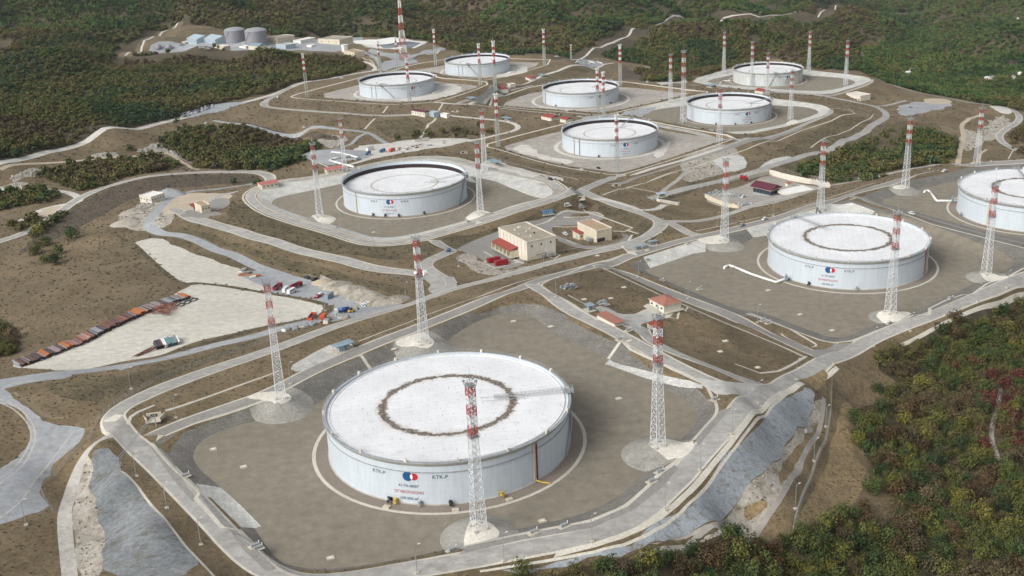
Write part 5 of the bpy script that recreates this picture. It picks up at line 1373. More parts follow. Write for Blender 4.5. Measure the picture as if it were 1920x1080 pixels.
for i, (a_, b_, l_) in enumerate(((1345, 362, 'pipework cluster left of the mast in the plant yard'), (1362, 368, 'pipework cluster right behind the mast in the plant yard'), (1383, 367, 'dark pipework between the plant yard mast and the maroon hall'), (1330, 366, 'pipe manifold at the left end of the plant yard'),
    (1398, 384, 'small valve group at the front edge of the plant yard'), (1062, 541, 'left of the twin valve cages on the west part of the grass plot'), (1072, 540, 'right of the twin valve cages on the grass plot'), (1131, 571, 'valve cage beside the concrete yard of the east plot'),
    (1064, 386, 'pipe group on the bank above the oval loop road'), (1089, 388, 'second pipe group on the bank above the oval loop road'), (652, 296, 'valve rack among the white pipes left of the mid-distance tank'), (672, 300, 'right-hand valve rack among the white pipes'),
    (340, 84, 'process skid at the front of the far station'), (379, 90, 'silver process skid left of the cream front building'), (388, 92, 'second silver process skid at the station front'), (527, 95, 'dark process skid at the station\'s right front'), (512, 93, 'process skid before the tall cream block'))):
    skid(l_, a_, b_, i, 9 if i < 5 or i > 11 else 5, 6 if i < 5 or i > 11 else 3.5)
# large white pipelines
def pipeline(label, pts, r, mk='white2', hgt=1.0, valves=None):
    w_ = G(P(pts)); w_[:, 2] += hgt; o0 = w_[0].copy(); t = thing('pipeline', label, 'pipeline', tuple(o0)); q = MB()
    l_ = [tuple(a_ - o0) for a_ in w_]; l_ = [(l_[0][0], l_[0][1], -1.2)] + l_ if hgt > .5 else l_
    q.pipe(l_, r, 10); q.build('pipe', M[mk], t, True)
    for a_, c_ in zip(w_[:-1], w_[1:]):
        m_ = (a_ + c_) / 2 - o0; MB().box((m_[0], m_[1], m_[2] - hgt / 2 - r * .6), (1.2, 1.2, hgt)).build('support', M['concrete'], t)
    if valves:
        for v_ in valves:
            m_ = G([v_])[0] - o0; MB().box((m_[0], m_[1], 1.0), (1.6, 1.6, 2.6)).build('valve', M['bluegrey'], t); MB().tube((m_[0], m_[1], 2), (m_[0], m_[1], 3.6), .5, 8).build('actuator', M['steel'], t)
pipeline('thick white pipeline on the gravel leading to the tank marked B009', "1358,504 1366,500 1376,503 1409,517 1455,532 1485,521", .75, valves=[(1474, 527), (1483, 521), (1487, 524)])
pipeline('thick white pipeline on the gravel leading to the cut-off right-hand tank', "1733,361 1738,359 1744,362 1756,379 1795,379", .75, valves=[(1786, 379)])
pipeline('front white pipe of the pair left of the mid-distance tank', "618,303 640,309 664,315", .9); pipeline('short white cross pipe joining the pair left of the mid-distance tank', "618,303 622,300 640,297", .9)
pipeline('rear white pipe left of the mid-distance tank', "622,287 640,289 670,297", .9)
pipeline('white pipe ends beside the two-piped far tank', "812,175 822,173 832,168", .6); pipeline('white pipes beside the farthest tank', "953,137 962,136 968,133", .6); pipeline('white pipe bend before the yellowed tank', "1350,157 1356,153 1372,153", .6)
for i, (a_, l_) in enumerate((("1080,118 1100,115 1115,119", 'left white pipe loop in the ridge pipe yard'), ("1105,120 1118,116 1130,120", 'right white pipe loop in the ridge pipe yard'), ("1083,114 1098,112", 'rear white pipe in the ridge pipe yard'))): pipeline(l_, a_, .7)
# culverts
for px_, py_, rz, lab in ((289, 781, .2, 'concrete culvert mouth in the grass wedge by the left road bend'), (853, 209, .5, 'dark culvert mouth in the bank beside the far cabins'), (868, 287, .4, 'culvert mouth in the bank behind the mid-distance tank'), (1087, 372, .2, 'small culvert mouth at the junction above the loop road'), (1155, 788 - 440, .3, 'culvert mouth under the four-way junction')):
    p = g1(px_, py_); t = thing('culvert', lab, 'culvert', tuple(p), rz)
    MB().box((0, 0, .6), (6, .6, 2.4)).build('headwall', M['conc2'], t); MB().box((0, -.35, .5), (2.6, .2, 1.6)).build('opening', M['dark'], t)
    for s in (-1, 1): MB().box((s * 3.4, -2, .4), (.5, 4.5, 1.6), 0, s * -.4).build('wing_wall', M['conc2'], t)
    MB().box((0, -3, -.1), (6, 5, .3)).build('apron_slab', M['conc2'], t)
# cable bridge across the ring road
a_, c_ = g1(293, 800), g1(227, 884); t = thing('cable_bridge', 'thin grey cable bridge crossing over the ring road at the lower left', 'cable bridge', tuple((a_ + c_) / 2)); m_ = (a_ + c_) / 2
b = MB()
for o_ in (-.5, .5): b.tube((a_[0] - m_[0] + o_, a_[1] - m_[1], a_[2] + 5.5 - m_[2]), (c_[0] - m_[0] + o_, c_[1] - m_[1], c_[2] + 5.5 - m_[2]), .16, 5)
b.build('beam', M['steel'], t)
for e_ in (a_, c_): MB().tube(tuple(e_ - m_), tuple(e_ - m_ + np.array([0, 0, 5.5])), .25, 6).build('post', M['steel'], t)

# ------------------------------------------------------------------ lamp posts, fences
LP = [(256, 894), (313, 953), (377, 1022), (945, 1052), (1110, 1017), (782, 1074), (1248, 958), (1313, 882), (1372, 815), (1422, 755), (1493, 713), (1563, 684), (1638, 650), (1707, 622), (1772, 592), (1833, 567), (1888, 542), (1043, 557), (246, 730), (330, 783), (49, 985), (761, 562),
      (1653, 323), (1743, 317), (1610, 335), (1566, 340), (1526, 865), (1491, 955), (1548, 800), (610, 583), (700, 210), (620, 205), (556, 186), (860, 500), (700, 462), (1197, 520), (1290, 560), (1420, 605), (1020, 500), (1240, 437), (1345, 425), (1450, 405), (545, 720)]
lp0 = None
near_lab = ['left ring road bend', 'left ring road', 'bottom left ring road', 'ring road below the nearest tank']
for i, (a_, b_) in enumerate(LP):
    p = g1(a_, b_)
    side = 'along the ring road at lower left' if a_ < 400 and b_ > 850 else 'along the ring road below the nearest tank' if b_ > 940 and a_ < 1300 else 'along the right-hand ring road' if a_ > 1300 and b_ > 530 and b_ < 900 else 'along the inner roads of the tank farm'
    if lp0 is None:
        lp0 = thing('lamp_post', 'x', 'lamp post', tuple(p), .5, 'g')
        MB().tube((0, 0, 0), (0, 0, 10), .14, 6, 0, .09).build('pole', M['steel'], lp0); MB().tube((0, 0, 10), (1.2, 0, 10.3), .08, 4).build('arm', M['steel'], lp0); MB().box((1.5, 0, 10.3), (.9, .35, .2)).build('lamp_head', M['white2'], lp0); MB().box((0, 0, .1), (1.3, 1.3, .8)).build('base_block', M['conc2'], lp0); t = lp0
    else: t = copy_tree(lp0, tuple(p), .5)
    t['label'] = 'thin grey lamp post on a concrete block ' + side; t['group'] = 'lamp posts ' + side
def fence(label, s, h=2.4, step=3.5, th=.07):
    w_ = smooth_line(G(P(s))[:, :2], 1); d_ = np.r_[0, np.cumsum(np.linalg.norm(np.diff(w_, axis=0), axis=1))]
    n = int(d_[-1] / step); q = np.stack([np.interp(np.linspace(0, d_[-1], n + 1), d_, w_[:, i]) for i in (0, 1)], 1); z = H(q); o0 = np.array([q[0, 0], q[0, 1], z[0]])
    t = thing('wire_fence', label, 'fence', tuple(o0)); b = MB()
    pts_ = [np.array([a_[0], a_[1], zz_]) - o0 for a_, zz_ in zip(q, z)]
    for p_ in pts_: b.tube(p_, p_ + np.array([0, 0, h]), th, 4)
    o = b.build('posts', M['steel'], t); o['kind'] = 'stuff'
    b = MB()
    for p0, p1 in zip(pts_[:-1], pts_[1:]):
        for zz_ in (.3, .9, 1.5, 2.1, h): b.tube(p0 + np.array([0, 0, zz_]), p1 + np.array([0, 0, zz_]), th * .45, 3)
    b.build('wires', M['steel'], t)
fence('grey wire fence running down beside the pale track, left of the lower-right wood', "1560,716 1557,800 1526,878 1506,930 1486,1002")
fence('grey wire fence round the left bend of the main road', "168,830 178,800 200,770 260,733 300,712 400,675 520,635 640,595 760,560", 2.2, 4)
fence('wire fence between the ring road and the lower-left track', "100,960 80,930 75,910 120,870 160,830")
fence('wire fence below the access road left of the control building', "334,408 387,426 450,444 512,462 600,486 700,512 780,535", 1.8, 5)
fence('wire fence along the forest above the far left road', "300,222 400,188 545,152 620,136 680,125", 2.5, 8, .12)
fence('wire fence along the wooded valley at the far right', "1690,160 1749,174 1822,188 1900,200", 2.5, 8, .12)
fence('wire fence on the wall above the sunken plant yard', "1455,318 1490,327 1560,338 1640,325 1700,312", 2.2, 6, .1)

# ------------------------------------------------------------------ vehicles
def car_meshes():
    body = MB(); body.box((0, 0, .62), (4.4, 1.8, .62)); body.box((-.1, 0, 1.2), (2.4, 1.6, .58), top=(.78, .88))
    g = MB(); g.box((-.1, 0, 1.18), (2.46, 1.64, .34), top=(.86, .95))
    return body, g
WH = mesh_of(MB().tube((0, -.13, 0), (0, .13, 0), .34, 10), M['tyre'])
_bd, _gl = car_meshes(); CARG = mesh_of(_gl, M['glass']); CARB = {c: mesh_of(_bd, M[c]) for c in ('carwhite', 'cardark', 'carsilver', 'carblue', 'carred')}
def heading(p, px_, py_):
    q = g1(px_, py_); return math.atan2(q[1] - p[1], q[0] - p[0])
cname = {'carwhite': 'white', 'cardark': 'black', 'carsilver': 'silver', 'carblue': 'blue', 'carred': 'dark red'}
def car(px_, py_, hx, hy, c, where, sc=1.0, far=False):
    p = g1(px_, py_); t = thing('parked_car', cname[c] + ' car ' + where, 'car', (p[0], p[1], p[2] + .03), heading(p, hx, hy), None)
    t.scale = (sc,) * 3
    inst(CARB[c], 'body', t); inst(CARG, 'windows', t)
    if not far:
        for x in (-1.35, 1.35):
            for y in (-.82, .82): inst(WH, 'wheel', t, (x, y, .34))
    return t
car(1060, 440, 1070, 445, 'carwhite', 'on the asphalt between the two cream buildings', 1.2)
for a_, b_, c_, d_, e_, w_ in ((841, 471, 850, 466, 'carblue', 'at the junction left of the control building'), (1434, 412, 1445, 408, 'carwhite', 'on the south road before the right-hand tank'), (1391, 424, 1400, 420, 'carsilver', 'on the kerb left of the white one by the right tank'),
    (681, 575, 690, 580, 'carwhite', 'alone on the gravel lot near the main road'), (690, 571, 700, 574, 'carwhite', 'second from left on the gravel lot by the flat containers'), (596, 558, 603, 555, 'carred', 'parked beside the grey container'), (601, 554, 608, 551, 'carwhite', 'touching the grey container on the gravel lot'),
    (576, 522, 584, 524, 'cardark', 'left of two under the brown bank by the track'), (590, 525, 598, 521, 'cardark', 'right of two under the brown bank by the track'), (1393, 370, 1400, 368, 'carwhite', 'in the sunken plant yard'), (1771, 322, 1780, 319, 'carwhite', 'on the road above the cut-off tank'),
    (1659, 331, 1668, 329, 'cardark', 'by the road right of the plant yard'), (1686, 206, 1695, 205, 'carwhite', 'on the pale works plateau at far right'), (1707, 202, 1712, 203, 'carsilver', 'on the pale works plateau, second one'), (1899, 278, 1905, 282, 'cardark', 'on the winding road at the right edge'),
    (521, 183, 530, 180, 'carwhite', 'on the road by the far left mast'), (570, 240, 580, 241, 'carwhite', 'on the lower far road above the wood'), (387, 232, 395, 230, 'carwhite', 'at the start of the lower far road'), (1709, 402, 1716, 404, 'carwhite', 'on the road behind the right-hand tank'),
    (1122, 298 + 18, 1130, 320, 'cardark', 'on the kerb road before the junction tank'), (1091, 320, 1098, 322, 'carwhite', 'on the kerb road before the junction tank, left one'), (1032, 337, 1040, 340, 'cardark', 'on the asphalt strip below the junction tank'), (640, 147, 650, 146, 'carwhite', 'on the road left of the two-piped tank'),
    (1063, 209, 1070, 210, 'carwhite', 'on the kerb road before the ringed tank')):
    car(a_, b_, c_, d_, e_, w_, 1.15)
i = 0
for k_ in range(20):
    a_ = 341 + (k_ % 10) * 6.4 + rnd.uniform(-1, 1); b_ = 220 - (k_ % 10) * 2.05 - (k_ // 10) * 4.2 + rnd.uniform(-.6, .6)
    c_ = rnd.choice(['carwhite', 'carwhite', 'carsilver', 'cardark', 'carblue'])
    t = car(a_, b_, a_ + 6, b_ - 4, c_, 'in the parking strip beside the far left road', 1.1, True); t['group'] = cname[c_] + ' cars in the parking strip'
def truck(label, px_, py_, hx, hy, cab, body, L=9, kind='dump'):
    p = g1(px_, py_); t = thing('truck', label, 'truck', tuple(p), heading(p, hx, hy))
    q = MB(); q.box((L / 2 - 1.1, 0, 1.7), (2.1, 2.4, 2.3), top=(.85, .95)); q.build('cab', M[cab], t)
    MB().box((L / 2 - .12, 0, 2.1), (.2, 2.0, .9)).build('windscreen', M['glass'], t)
    if kind == 'dump':
        q = MB(); z = 1.9; q.box((-1.2, 0, 1.2), (L - 2.8, 2.4, .3))
        for s in (-1, 1): q.box((-1.2, s * 1.2, z), (L - 2.8, .12, 1.5))
        q.box((-1.2 - (L - 2.8) / 2, 0, z), (.12, 2.4, 1.5)); q.box((-1.2 + (L - 2.8) / 2, 0, z + .2), (.12, 2.4, 1.9)); q.build('tipper_body', M[body], t)
        MB().box((-1.2, 0, 1.55), (L - 3.1, 2.1, .5)).build('load', M['black'], t)
    elif kind == 'tank': MB().tube((-L / 2, 0, 2.1), (L / 2 - 2.6, 0, 2.1), 1.15, 14).build('tank_body', M[body], t, True)
    else: MB().box((-1.2, 0, 2.1), (L - 2.8, 2.4, 2.4)).build('box_body', M[body], t)
    MB().box((0, 0, .8), (L - .5, 1.0, .3)).build('chassis', M['dark'], t)
    for x in (L / 2 - 1.4, -L / 2 + 1.2, -L / 2 + 2.5):
        for y in (-1.05, 1.05): w_ = inst(WH, 'wheel', t, (x, y, .5)); w_.scale = (1.5, 1.6, 1.5)
truck('dark red tipper truck, left one of the pair above the white vans', 521, 542, 533, 536, 'truckred', 'truckred')
truck('dark red tipper truck, right one of the pair above the white vans', 556, 539, 568, 535, 'truckred', 'truckred')
truck('black and orange tipper truck with a white cab on the lower gravel strip', 586, 598, 602, 590, 'carwhite', 'truckorange', 10)
truck('orange-red truck lying next to the black tipper on the lower strip', 606, 601, 616, 594, 'truckorange', 'truckorange', 8, 'box')
truck('truck with a blue drum and brick-red body near the yellow digger', 641, 587, 628, 589, 'carwhite', 'carblue', 8.5, 'tank')
truck('blue lorry among the works stores behind the mid-distance tank', 717, 285, 726, 282, 'carblue', 'blue', 9); truck('red lorry right of the blue one among the works stores', 735, 284, 744, 281, 'truckorange', 'truckorange', 9, 'box')
truck('blue tank lorry at the left end of the works stores', 690, 290, 700, 287, 'carblue', 'blue', 10, 'tank'); truck('red fire truck at the top corner of the sunken plant yard', 1395, 337, 1404, 341, 'carred', 'carred', 9, 'box')
def van(label, px_, py_, hx, hy):
    p = g1(px_, py_); t = thing('van', label, 'van', tuple(p), heading(p, hx, hy)); MB().box((-.2, 0, 1.35), (5.6, 2.0, 2.0), top=(.9, .9)).build('body', M['carwhite'], t); MB().box((2.4, 0, 1.0), (1.3, 1.9, .9), top=(.7, .9)).build('bonnet', M['carwhite'], t)
    MB().box((2.35, 0, 1.75), (.7, 1.75, .6)).build('windscreen', M['glass'], t); MB().box((-.3, 0, 1.75), (4.4, 1.98, .45)).build('side_windows', M['glass'], t)
    for x in (-1.9, 2.0):
        for y in (-.9, .9): w_ = inst(WH, 'wheel', t, (x, y, .38)); w_.scale = (1.1,) * 3
    t.scale = (1.15,) * 3
van('white van, left of two parked between the dark red trucks', 536, 546, 545, 541); van('white van, right of two parked between the dark red trucks', 547, 549, 556, 546)
def container(label, px_, py_, hx, hy, mk, L=6, h=2.6, w=2.5):
    p = g1(px_, py_); t = thing('container', label, 'container', tuple(p), heading(p, hx, hy)); MB().box((0, 0, h / 2 + .1), (L, w, h)).build('body', M[mk], t); MB().box((0, 0, h + .16), (L - .3, w - .3, .1)).build('roof', M['steel'], t); MB().box((L / 2 + .04, 0, h / 2 + .1), (.08, w - .4, h - .5)).build('doors', M['grey'], t)
container('grey-blue container on the gravel lot beside the track', 617, 559, 626, 554, 'bluegrey', 7.5, 3); container('flat grey container, left of the pair at the main road', 707, 571, 715, 568, 'ltblue', 8, 2); container('flat grey container, right of the pair at the main road', 719, 570, 727, 567, 'pipegrey', 8, 2)
container('white tank container left of the blue lorry among the works stores', 694, 281, 704, 279, 'white2', 9, 3); container('long white cabin row among the works stores', 790, 265, 800, 264, 'ivory', 18, 2.6); container('white box by the lower gravel strip', 612, 606, 618, 602, 'ivory', 3, 2)
container('low pale crate on the upper storage yard', 455, 508, 462, 504, 'ivory', 7, 1); container('white open container on the lower gravel strip by the loose stores', 536, 620, 542, 617, 'white2', 4, 1.6)
p = g1(659, 586); t = thing('digger', 'small yellow wheeled digger by the kerb wall on the gravel lot', 'digger', tuple(p), .6)
MB().box((0, 0, 1.2), (3.2, 1.8, 1.0)).build('body', M['digger'], t); MB().box((-.2, 0, 2.2), (1.5, 1.5, 1.3)).build('cab', M['glass'], t); MB().pipe([(1.5, 0, 1.4), (3.0, 0, 3.4), (4.2, 0, 1.6)], .18, 6).build('boom', M['digger'], t); MB().box((4.3, 0, 1.2), (.7, 1.2, .8)).build('bucket', M['dark'], t)
for x in (-1.1, 1.1):
    for y in (-.95, .95): w_ = inst(WH, 'wheel', t, (x, y, .55)); w_.scale = (1.7, 1.5, 1.7)

# ------------------------------------------------------------------ stacked steel pipes
PIPE = {}
def pipe_mesh(mk, L, r):
    if (mk, L) not in PIPE:
        b = MB(); b.lathe([(r, -L / 2), (r, L / 2), (r * .88, L / 2), (r * .88, -L / 2), (r, -L / 2)], 14)
        b.v = [(v[2], v[0], v[1]) for v in b.v]; b.lathe
        PIPE[(mk, L)] = mesh_of(b, M[mk])
    return PIPE[(mk, L)]
pn = {'black': 'black', 'pipegrey': 'grey', 'rust': 'rusty brown', 'orange': 'orange', 'rooforange': 'orange-red', 'teal': 'teal-green', 'white2': 'white'}
def stack(s0, s1, ends, n, r, L, layers, colour, place, zig=.0):
    A_, B_ = g1(*s0), g1(*s1); u_ = (B_ - A_)[:2]; Lr = np.linalg.norm(u_); u_ /= Lr
    e0, e1 = g1(*ends[0]), g1(*ends[1]); v_ = (e1 - e0)[:2]; v_ /= np.linalg.norm(v_); rz = math.atan2(v_[1], v_[0])
    for l in range(layers):
        for i in range(n - l):
            f_ = (i + .5 + l * .5) / n; mk = colour(f_, l); xy = A_[:2] + u_ * Lr * f_; z = H([xy])[0] + r + l * r * 1.72
            o = bpy.data.objects.new('steel_pipe', pipe_mesh(mk, L, r)); COL.objects.link(o); sh = rnd.uniform(-1.2, 1.2)
            o.location = (xy[0] + v_[0] * sh, xy[1] + v_[1] * sh, z); o.rotation_euler = (0, 0, rz + rnd.uniform(-.03, .03))
            tag(o, '%s steel pipe %s' % (pn[mk], place), 'pipe', '%s pipes %s' % (pn[mk], place))
def colr(f, l):
    if .125 < f < .155 or .235 < f < .262 or .645 < f < .70 or f > .965: return 'orange' if l == 1 or rnd.random() < .4 else 'black'
    if rnd.random() < .12: return rnd.choice(['pipegrey', 'rust', 'black', 'rooforange'])
    if .26 < f < .39 and rnd.random() < .55: return 'rooforange'
    if .44 < f < .62: return rnd.choice(['rust', 'rust', 'black'])
    if .70 < f < .80: return rnd.choice(['rooforange', 'pipegrey', 'black'])
    if f > .8: return rnd.choice(['pipegrey', 'pipegrey', 'black', 'rust'])
    return rnd.choice(['black', 'black', 'pipegrey', 'rust'])
stack((31, 687), (350, 556), ((17, 682), (43, 690)), 146, .50, 8.8, 2, colr, 'in the long stack along the yard edge')
stack((291, 652), (337, 640), ((286, 637), (297, 655)), 15, .62, 9, 2, lambda f, l: ('black', 'black', 'rust', 'white2', 'teal', 'teal', 'teal', 'pipegrey', 'white2')[min(8, int(f * 9))], 'in the short pile by the yard track')
def heap(label, s, name, mk, cat, n, L, hgt):
    w_ = G(P(s)); c_ = w_.mean(0); o0 = c_; r_ = random.Random(n); b = MB(); t = None
    for i in range(n):
        a_, b_, c2 = w_[0], w_[1], w_[-1]; q = w_[0] + (w_[1] - w_[0]) * r_.random() + (w_[-1] - w_[0]) * r_.random(); an = r_.choice([.4, .5, 1.9, 2.0]) + r_.uniform(-.15, .15); z = H([q[:2]])[0] + r_.uniform(.1, hgt); l_ = L * r_.uniform(.6, 1)
        d_ = np.array([math.cos(an), math.sin(an), 0]) * l_ / 2; b.tube(q - o0 - d_ + np.array([0, 0, z - q[2]]), q - o0 + d_ + np.array([0, 0, z - q[2] + r_.uniform(-.2, .2)]), .12, 4)
    o = b.build(name, M[mk]); o.location = tuple(o0); tag(o, label, cat)
heap('tangled heap of orange-red steel scaffolding in front of the long pipe stack', "284,588 318,592 332,575 300,572", 'scaffolding_heap', 'rooforange', 'scaffolding', 170, 5, 2.2)
for a_, b_, l_ in ((268, 664, 'long dark red steel frame lying before the short pipe pile, front one'), (272, 661, 'long dark red steel frame lying behind the front one by the short pipe pile')):
    p = g1(a_, b_); t = thing('steel_bundle', l_, 'steel bundle', tuple(p), heading(p, a_ + 20, b_ - 8)); 
    for s in (-.9, .9): MB().box((0, s, .5), (13, .3, .5)).build('rail', M['rust'], t)
    for i in range(6): MB().box((-6 + i * 2.4, 0, .5), (.25, 1.6, .4)).build('cross_bar', M['rust'], t)
for i in range(3):
    p = g1(340 + i * 11.5, 572 - i * 4.6); t = thing('timber_frame', ('nearest', 'middle', 'farthest')[i] + ' of three black rectangular frames lying on the pale yard', 'frame', tuple(p), heading(p, 352 + i * 11.5, 567 - i * 4.6))
    for s in (-1.6, 1.6): MB().box((0, s, .3), (4.6, .35, .5)).build('long_side', M['dark'], t)
    for s in (-2.1, 2.1): MB().box((s, 0, .3), (.35, 2.8, .5)).build('short_side', M['dark'], t)
for a_, b_, mk, l_, L in ((462, 514, 'black', 'dark flat bundle on the upper storage yard', 8), (456, 516, 'orange', 'row of orange-yellow timber packs on the upper yard, left part', 6), (470, 517, 'wood', 'pale timber packs on the upper yard, middle', 6), (481, 518, 'orange', 'orange timber packs on the upper yard, right end', 5), (474, 520, 'ivory', 'white sheeted pack in front of the timber packs', 4)):
    p = g1(a_, b_); t = thing('material_stack', l_, 'stack', tuple(p), .35)
    for j in range(3): MB().box((-L / 3 + j * L / 3, 0, .4 + .1 * j), (L / 3.4, 3 - .3 * j, .7)).build('pack', M[mk], t)
# loose stores among the works behind the mid-distance tank and on the lower strip
r_ = random.Random(11)
for j in range(46):
    if j < 24: a_, b_, w_ = 748 + r_.uniform(0, 85), 281 - r_.uniform(0, 16), 'in the works stores behind the mid-distance tank'; b_ = 284 - (a_ - 748) * .16 - r_.uniform(0, 6)
    elif j < 38: a_ = 545 + r_.uniform(0, 60); b_ = 622 - (a_ - 545) * .33 + r_.uniform(-4, 3); w_ = 'among the stores on the lower gravel strip'
    else: a_, b_, w_ = 632 + r_.uniform(0, 25), 598 - r_.uniform(0, 6), 'beside the kerb wall near the digger'
    mk = r_.choice(['ivory', 'white2', 'grey', 'wood', 'pipegrey', 'rust', 'conc2']); cn = {'ivory': 'cream', 'white2': 'white', 'grey': 'dark grey', 'wood': 'wooden', 'pipegrey': 'grey', 'rust': 'brown', 'conc2': 'buff'}[mk]
    p = g1(a_, b_); t = thing('crate', cn + ' crate ' + w_, 'crate', tuple(p), r_.uniform(0, 3), cn + ' crates ' + w_); s = r_.uniform(1.2, 3)
    MB().box((0, 0, .5), (s * 1.4, s, 1.0)).build('box', M[mk], t); MB().box((0, 0, 1.05), (s * 1.2, s * .85, .12)).build('lid', M['grey'], t)
# small roadside fixtures round the pads
FX = [(347, 893), (478, 1027), (484, 1032), (1237, 888), (1222, 905), (1000, 1000), (1057, 989), (848, 1034), (1128, 568 - 0), (633, 427), (878, 417), (1340, 750), (1162, 637), (1668, 607), (1783, 560), (1290, 457), (1214, 488), (1311, 542), (1430, 602), (1440, 606), (1240, 527), (1178, 620), (1125, 595)]
for j, (a_, b_) in enumerate(FX):
    p = g1(a_, b_); t = thing('hydrant_box', 'small grey hydrant box beside the kerb of a tank pad', 'hydrant', tuple(p), .6, 'hydrant boxes round the tank pads')
    MB().box((0, 0, .6), (2.4, 1.2, 1.0)).build('cabinet', M['steel'], t); MB().tube((1.6, 0, 0), (1.6, 0, 1.8), .15, 6).build('riser', M['white2'], t); MB().box((0, 0, .05), (4.2, 2.6, .2)).build('slab', M['conc2'], t)
MK = [(1017, 977), (457, 876), (400, 843), (620, 1047), (1033, 613), (1005, 868), (963, 603), (738, 655), (1160, 748), (1000, 1000), (1213, 470), (1440, 545), (1500, 590), (1560, 620), (700, 436), (1170, 540), (1145, 560), (1095, 562), (1180, 640), (1350, 660), (1420, 690), (1360, 640), (1590, 980), (1010, 455), (1120, 480)]
for j, (a_, b_) in enumerate(MK):
    p = g1(a_, b_); t = thing('inspection_cover', 'small pale concrete inspection cover lying on open ground', 'manhole', tuple(p), .4, 'inspection covers on the open ground'); MB().box((0, 0, .15), (2.6, 2.0, .5)).build('block', M['conc2'], t); MB().box((0, 0, .45), (1.5, 1.2, .12)).build('lid', M['ivory'], t)
# far houses in the valley
for j, (a_, b_) in enumerate(((1702, 142), (1709, 136), (1850, 152), (1858, 151), (1908, 38), (1900, 150), (1911, 143))):
    p = g1(a_, b_ + 1); t = thing('far_house', 'small pale house among the trees of the right-hand valley', 'house', (p[0], p[1], p[2] + 3), rnd.uniform(0, 2), 'small houses in the wooded valley'); MB().box((0, 0, 1.5), (7, 5, 5)).build('wall', M['ivory'], t); MB().box((0, 0, 4.9), (8, 6, 1.8), top=(.9, .1)).build('roof', M['pipegrey' if j % 2 else 'white2'], t)
# gravel heap and loose rocks
def heapmesh(label, px_, py_, r, h, mk, cat='gravel heap', seed=1, ry=1.0):
    p = g1(px_, py_); rr_ = random.Random(seed); b = MB(); n = 26; m_ = 8
    b.v.append((0, 0, h)); 
    for i in range(1, m_ + 1):
        for k_ in range(n):
            t_ = 2 * math.pi * k_ / n; q = i / m_; rad = r * q * (1 + .12 * math.sin(3 * t_ + seed) + rr_.uniform(-.05, .05)); b.v.append((rad * math.cos(t_), rad * math.sin(t_) * ry, h * (1 - q) ** .8 * (1 + rr_.uniform(-.12, .12)) - (.8 if i == m_ else 0)))
    for k_ in range(n): b.f.append((0, 1 + k_, 1 + (k_ + 1) % n)); b.m.append(0)
    for i in range(m_ - 1):
        for k_ in range(n): b.f.append((1 + i * n + k_, 1 + (i + 1) * n + k_, 1 + (i + 1) * n + (k_ + 1) % n, 1 + i * n + (k_ + 1) % n)); b.m.append(0)
    o = b.build('gravel_heap', mk, None, True); o.location = tuple(p); tag(o, label, cat)
heapmesh('large pale grey gravel heap beside the long shed at left', 316, 366, 14, 6, GM['track'], seed=2); heapmesh('dark grey rubble heap left of the bare earth yard', 252, 398, 11, 3, GM['rubble'], seed=3); heapmesh('low brown spoil heap beside the winding gravel track', 240, 418, 12, 3, GM['rubble'], seed=4)
heapmesh('sandy heap at the foot of the brown bank by two black cars', 606, 530, 7, 2.2, GM['dirt'], seed=5)
for j, (a_, b_) in enumerate(((632, 538), (655, 546), (678, 554), (700, 562), (722, 570), (742, 566))): heapmesh('section of the long grey spoil ridge below the brown bank, number %s from the left' % ('one', 'two', 'three', 'four', 'five', 'six')[j], a_, b_, 11, 4, GM['rubble'], 'spoil heap', 6 + j, .8)
rk = bpy.data.objects.new('x', None); r_ = random.Random(4); b = MB(); xs, ys = [], []
areas = [("rubble", 900)]
cand = []
for cls, kind, w_, hw in LAY:
    if cls == 'rubble' and kind == 'p' and dist_cam(w_).min() < 1500:
        lo, hi = w_.min(0), w_.max(0); n_ = int(min(700, (hi - lo).prod() / 5))
        q = np.column_stack([[r_.uniform(lo[0], hi[0]) for _ in range(n_)], [r_.uniform(lo[1], hi[1]) for _ in range(n_)]]) if n_ else None
        if n_: cand += [tuple(a_) for a_ in q[inside(w_, q)]]
cand = np.array(cand); zc = H(cand); gc = ground_class(cand); okc = np.isin(gc, [cls_names.index('rubble'), cls_names.index('rock_slope')])
for (x, y), z in zip(cand[okc], zc[okc]):
    s = (abs(r_.gauss(0, .3)) + .15) * (1 + max(0, y - 500) / 500); i0 = len(b.v)
    for vx in ((-1, -1, -.4), (1, -1, -.4), (1, 1, -.4), (-1, 1, -.4), (-.6, -.7, .8), (.7, -.5, .9), (.5, .7, .7), (-.6, .6, .8)): b.v.append((x + vx[0] * s * r_.uniform(.6, 1.1), y + vx[1] * s * r_.uniform(.6, 1.1), z + vx[2] * s * r_.uniform(.6, 1.1)))
    for f_ in ((3, 2, 1, 0), (4, 5, 6, 7), (0, 1, 5, 4), (1, 2, 6, 5), (2, 3, 7, 6), (3, 0, 4, 7)): b.f.append(tuple(i0 + a_ for a_ in f_)); b.m.append(0)
bpy.data.objects.remove(rk)
tag(b.build('loose_rocks', grime((.36, .345, .31), .7)), 'pale loose rocks scattered over the rubble slopes', 'rocks', kind='stuff')
